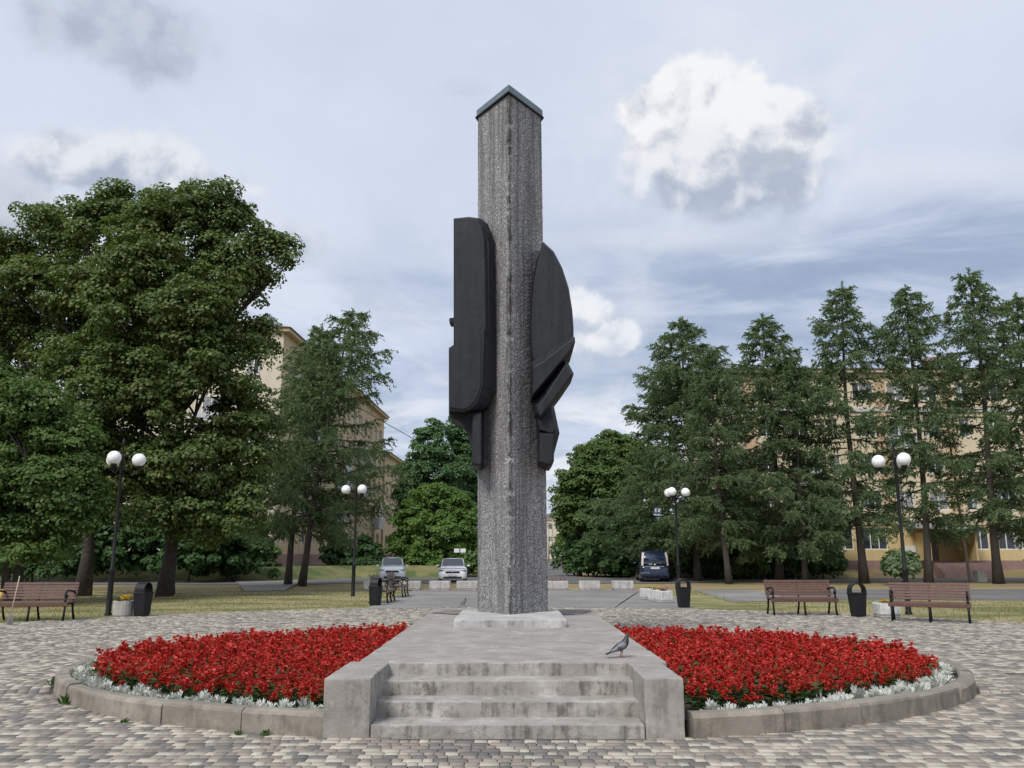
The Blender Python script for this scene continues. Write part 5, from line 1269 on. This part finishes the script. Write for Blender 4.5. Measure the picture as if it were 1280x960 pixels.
def house(root, x0, x1, nfl, z_first, fl_h, cols, kinds, wallmats, plinth_h, eave_z, depth, rzsides=True, seed=0, skip=(), shop=False, balc=()):
    holes = []; wins = []
    for fl in range(nfl):
        for ci, cx in enumerate(cols):
            if (fl, ci) in skip: continue
            kd = 'shop' if (shop and fl == 0) else kinds[ci % len(kinds)]
            wd, ht = {'big':(1.75,1.55),'mid':(1.45,1.5),'small':(0.95,1.5),'shop':(2.0,1.75)}[kd]; z = z_first + fl*fl_h - (0.15 if kd == 'shop' else 0)
            holes.append((cx-wd/2, cx+wd/2, z, z+ht)); wins.append((kd, cx, z))
    zc = z_first + fl_h - 1.05 if shop else None
    if shop:
        lowh = [h for h in holes if h[2] < zc]; uph = [h for h in holes if h[2] >= zc]
        link('wall', wall_with_holes(x0, x1, plinth_h, zc, lowh).mesh('wall', wallmats[1]), root); link('wall', wall_with_holes(x0, x1, zc, eave_z, uph).mesh('wall', wallmats[0]), root)
        link('string_course', MB().box(x0, x1, -0.12, -0.002, zc-0.12, zc+0.12).mesh('string_course', wallmats[0]), root)
    else:
        link('wall', wall_with_holes(x0, x1, plinth_h, eave_z, holes).mesh('wall', wallmats[0]), root)
    b = MB().box(x0-0.06, x1+0.06, -0.06, depth+0.06, -0.3, plinth_h-0.002); link('plinth', b.mesh('plinth', M_pinkpl), root)
    b = MB(); b.add([(x0,0,plinth_h),(x0,depth,plinth_h),(x0,depth,eave_z),(x0,0,eave_z)], [(0,1,2,3)]); b.add([(x1,0,plinth_h),(x1,depth,plinth_h),(x1,depth,eave_z),(x1,0,eave_z)], [(0,1,2,3)]); b.add([(x0,depth,plinth_h),(x1,depth,plinth_h),(x1,depth,eave_z),(x0,depth,eave_z)], [(0,1,2,3)])
    link('wall', b.mesh('wall', wallmats[0]), root)
    b = MB(); b.box(x0-0.45, x1+0.45, -0.5, depth+0.5, eave_z+0.002, eave_z+0.28); link('cornice', b.mesh('cornice', wallmats[0]), root)
    b = MB(); e = eave_z+0.285; rh = 1.5
    b.add([(x0-0.6,-0.65,e),(x1+0.6,-0.65,e),(x1+0.6,depth+0.65,e),(x0-0.6,depth+0.65,e),(x0+1.5,depth/2,e+rh),(x1-1.5,depth/2,e+rh)], [(0,1,5,4),(1,2,5),(2,3,4,5),(3,0,4),(3,2,1,0)])
    rf = link('roof', b.mesh('roof', M_roofm), root)
    for k in range(3):
        cx = x0 + (x1-x0)*(0.2+0.3*k); link('chimney', MB().box(cx-0.4, cx+0.4, depth/2-1.4, depth/2-0.7, e+1.2, e+rh+0.7).mesh('chimney', M_pinkpl), rf)
    for i, (kd, cx, z) in enumerate(wins): add_window(root, kd, cx, 0.16, z, 0, seed+i)
    for (fl, cx, wd, gl) in balc: balcony(root, cx, 0, z_first + fl*fl_h - 0.95, wd, gl)
# yellow house, facade towards the plaza
YR = 69.0; xr0, xr1 = 16.6, 58.0
rt_ = thing('apartment_house', 'yellow five-storey apartment house behind the row of larches', 'building', (xr0, YR, 0.5))
cols = [1.6 + i*2.72 for i in range(15)]
cols = [c for c in cols]
ent_x = xat(1178, YR) - xr0
skip = {(0, i) for i, c in enumerate(cols) if abs(c-ent_x) < 2.6}
house(rt_, 0, xr1-xr0, 5, 1.75, 2.98, cols, ['big','mid','mid','small'], [M_yel, M_yelb], 0.75, 16.0, 12.0, seed=5, skip=skip, shop=True,
      balc=[(1, cols[2], 2.4, False), (2, cols[2], 2.4, True), (1, cols[9], 2.4, False), (3, cols[5], 2.4, False), (2, cols[12], 2.4, True)])
for cx in (cols[1]-1.36, cols[4]+1.36, cols[7]-1.36+0.0):
    link('pilaster', MB().box(cx-0.42, cx+0.42, -0.10, -0.004, 3.8, 15.98).mesh('pilaster', M_orange), rt_)
link('string_course', MB().box(0, xr1-xr0, -0.16, -0.004, 12.75, 13.0).mesh('string_course', M_balc), rt_)
for cx in (cols[3]+1.2, cols[8]+1.3, cols[12]+1.3): link('downpipe', MB().tube([(cx,-0.14,0.3),(cx,-0.14,15.9)], 0.06, 7).mesh('downpipe', M_balc), rt_)
# entrance: porch, canopy, doors, steps
for sg in (-1, 1): link('porch_wall', MB().box(ent_x+sg*1.81-0.09, ent_x+sg*1.81+0.09, -2.2, -0.003, 0.75, 2.9).mesh('porch_wall', M_yelb), rt_)
link('canopy', MB().loft([[(ent_x-2.6,-2.8,3.2),(ent_x+2.4,-2.8,2.95),(ent_x+2.4,-0.003,3.05),(ent_x-2.6,-0.003,3.3)], [(ent_x-2.6,-2.8,3.75),(ent_x+2.4,-2.8,3.2),(ent_x+2.4,-0.003,3.4),(ent_x-2.6,-0.003,3.95)]]).mesh('canopy', M_balc), rt_)
dr = link('door', MB().box(ent_x-1.5, ent_x-0.2, -0.08, -0.004, 0.75, 2.85).mesh('door', mat('brown_door', (0.10,0.055,0.03), 0.5)), rt_); link('handle', MB().tube([(ent_x-0.32,-0.13,1.7),(ent_x-0.32,-0.13,2.0)], 0.02, 6).mesh('handle', M_chrome), dr)
link('door_panel', MB().box(ent_x-0.15, ent_x+1.6, -0.06, -0.004, 0.75, 2.9).mesh('door_panel', mat('tan_panel', (0.36,0.24,0.11), 0.6)), rt_)
for k in range(5): link('step', MB().box(ent_x-1.7, ent_x+2.3, -2.2-0.32*(5-k), -2.204-0.32*(4-k), -0.8, -0.1+0.17*k).mesh('step', M_pinkpl), rt_)
link('notice_board', MB().box(ent_x-2.8, ent_x-1.95, -0.12, -0.02, 0.95, 1.9).mesh('notice_board', M_white_frame), rt_)
# ochre house: gable to the plaza, long side along the back street
cA = at(356, 411, 63.0); gx = cA.x; vpx = (676-640)/F/math.cos(PITCH)
lt_ = thing('apartment_house', 'ochre apartment house with dark roof and white balconies beside the back street', 'building', (gx, 63.0, 0.75))
ang = math.atan2(1.0, vpx*1.0)      # the long facade runs away from the viewer
LN = 42.0; eave = cA.z - 0.75 - 0.3
# long facade: local X runs away along the street, outward = towards +X of the world
lf = lt_; lt_.rotation_euler.z = ang
cols2 = [2.2 + i*2.9 for i in range(14)]
house(lt_, 0, LN, 5, 1.9, (eave-2.2)/5+0.02, cols2, ['mid','big','mid','small'], [M_ochre, M_ochre], 1.0, eave, 13.0, seed=40,
      balc=[(1, cols2[2], 2.6, True), (2, cols2[2], 2.6, False), (3, cols2[2], 2.6, True), (1, cols2[6], 2.6, False), (2, cols2[6], 2.6, True), (3, cols2[9], 2.6, True), (2, cols2[9], 2.6, False), (1, cols2[12], 2.6, True)])
# gable end windows, on the near end (local -X side), facing the viewer
flh = (eave-2.2)/5+0.02
link('gable_wall', MB().box(-0.12, -0.003, 0.0, 13.0, 1.0, eave).mesh('gable_wall', M_cream), lt_)
for fl in range(5):
    for k, yy in enumerate((2.2, 5.2, 8.2, 11.0)):
        add_window(lt_, 'mid' if k % 2 else 'small', -0.16, yy, 1.9+fl*flh, R(-90), 90+fl*5+k)
for fl in (1, 2, 3):
    b = MB(); z = 1.9+fl*flh-0.95; b.box(-1.05, -0.13, 3.8, 6.6, z-0.14, z); o = link('balcony', b.mesh('balcony', M_balc), lt_)
    b = MB(); b.box(-1.05,-1.0,3.8,6.6,z+0.002,z+1.0); b.box(-1.0,-0.13,3.8,3.85,z+0.002,z+1.0); b.box(-1.0,-0.13,6.55,6.6,z+0.002,z+1.0); link('parapet', b.mesh('parapet', M_balc), o)
# lower continuation of the ochre house further along
far = Vector((gx, 63.0, 0.75)) + Vector((math.cos(ang), math.sin(ang), 0))*(LN+1.5)
l2_ = thing('apartment_house', 'lower ochre wing with a cornice beyond the taller ochre house', 'building', far, ang)
house(l2_, 0, 16.0, 4, 1.9, 3.0, [2+2.9*i for i in range(5)], ['mid'], [M_ochre, M_ochre], 1.0, 13.4, 12.0, seed=140)
# pale house closing the back street
fp = at(684, 690, 250); 
fh = thing('apartment_house', 'pale yellow house closing the far end of the back street', 'building', (xat(672, 250), 250, 0.0))
house(fh, 0, 9.0, 3, 2.0, 3.6, [1.5+2.2*i for i in range(4)], ['mid'], [M_cream, M_cream], 0.8, 12.0, 8.0, seed=200)

# ------------------------------------------------------------------ street poles, wires, signs
def pole(label, px, Y, h, m, arms=2):
    t = thing('utility_pole', label, 'pole', (xat(px, Y), Y, 0), 0, 'concrete poles along the back street')
    link('shaft', MB().tube([(0,0,-0.1),(0,0,h)], [0.19,0.12], 9).mesh('shaft', m, True), t)
    for k in range(arms): link('crossarm', MB().box(-0.8, 0.8, -0.17, -0.125, h-0.5-0.6*k, h-0.38-0.6*k).mesh('crossarm', M_bark), t)
    return t
M_polec = mat('pole_concrete', (0.36,0.35,0.32), 0.9, (6,0.6,(0.26,0.25,0.23)))
pole('thick concrete pole under the trees of the back street', 703.5, 118, 9.0, M_polec)
pole('wooden-armed pole further down the back street', 691, 175, 10.5, M_polec)
pole('concrete pole farthest down the back street', 686, 215, 10.0, M_polec)
def wire(p0, p1, sag, label):
    pts = []
    for k in range(13):
        q = k/12; p = Vector(p0)*(1-q) + Vector(p1)*q; p.z -= sag*4*q*(1-q); pts.append(tuple(p))
    c = Vector(pts[0]); tag(link('overhead_cable', MB().tube([tuple(Vector(p)-c) for p in pts], 0.03, 5).mesh('overhead_cable', M_iron), None, c), label, 'cable', 'overhead cables')
px1 = xat(703.5, 118); px2 = xat(691, 175)
wire((px1, 118, 8.6), (-14, 62, 14.0), 1.0, 'black overhead cable crossing behind the stele')
wire((px2, 175, 10.0), (px1, 118, 8.6), 0.6, 'black overhead cable between the two poles down the back street')
# street sign pair by the white saloon
Y = 66; t = thing('street_sign', 'pair of small white signs on a thin post behind the saloon', 'sign', (xat(574.5, Y), Y, 0))
zt = at(574, 688, Y).z
link('post', MB().tube([(0,0,-0.05),(0,0,zt+0.2)], 0.03, 7).mesh('post', M_iron, True), t)
for sg in (-1, 1): link('sign_plate', MB().box(sg*0.24-0.20, sg*0.24+0.20, -0.06, -0.035, zt-0.16, zt+0.14).mesh('sign_plate', M_white_frame), t)
# curved grey street lamp on the right with box at foot
Y = 55.5; t = thing('street_lamp', 'tall thin grey street lamp with a bent arm among the larches', 'lamp', (xat(1213, Y), Y, -0.05))
top = at(1196, 517, Y)
link('post', MB().tube([(0,0,-0.05),(-0.25,0,5.0),(-0.45,0,top.z-0.8),(-0.7,0,top.z+0.2),(-1.3,0,top.z+0.7),(-2.2,0,top.z+0.9)], [0.10,0.075,0.055,0.045,0.04,0.035], 8).mesh('post', M_polec, True), t)
link('lamp_head', MB().box(-2.75,-2.15,-0.14,0.14,top.z+0.82,top.z+0.95).mesh('lamp_head', M_polec), t, bevel=0.04)
link('control_box', MB().box(0.35,0.95,-0.3,0.3,0.0,0.75).mesh('control_box', M_polec), t, bevel=0.03)
# second pigeon pecking behind the plinth
t2 = copy_tree(bpy.data.objects['pigeon']); q = gz(580, 757.5, 0.0)
t2.location = (q[0], q[1], 0.008); t2.rotation_euler.z = 0.9; t2['label'] = 'small pigeon on the asphalt beside the plinth'
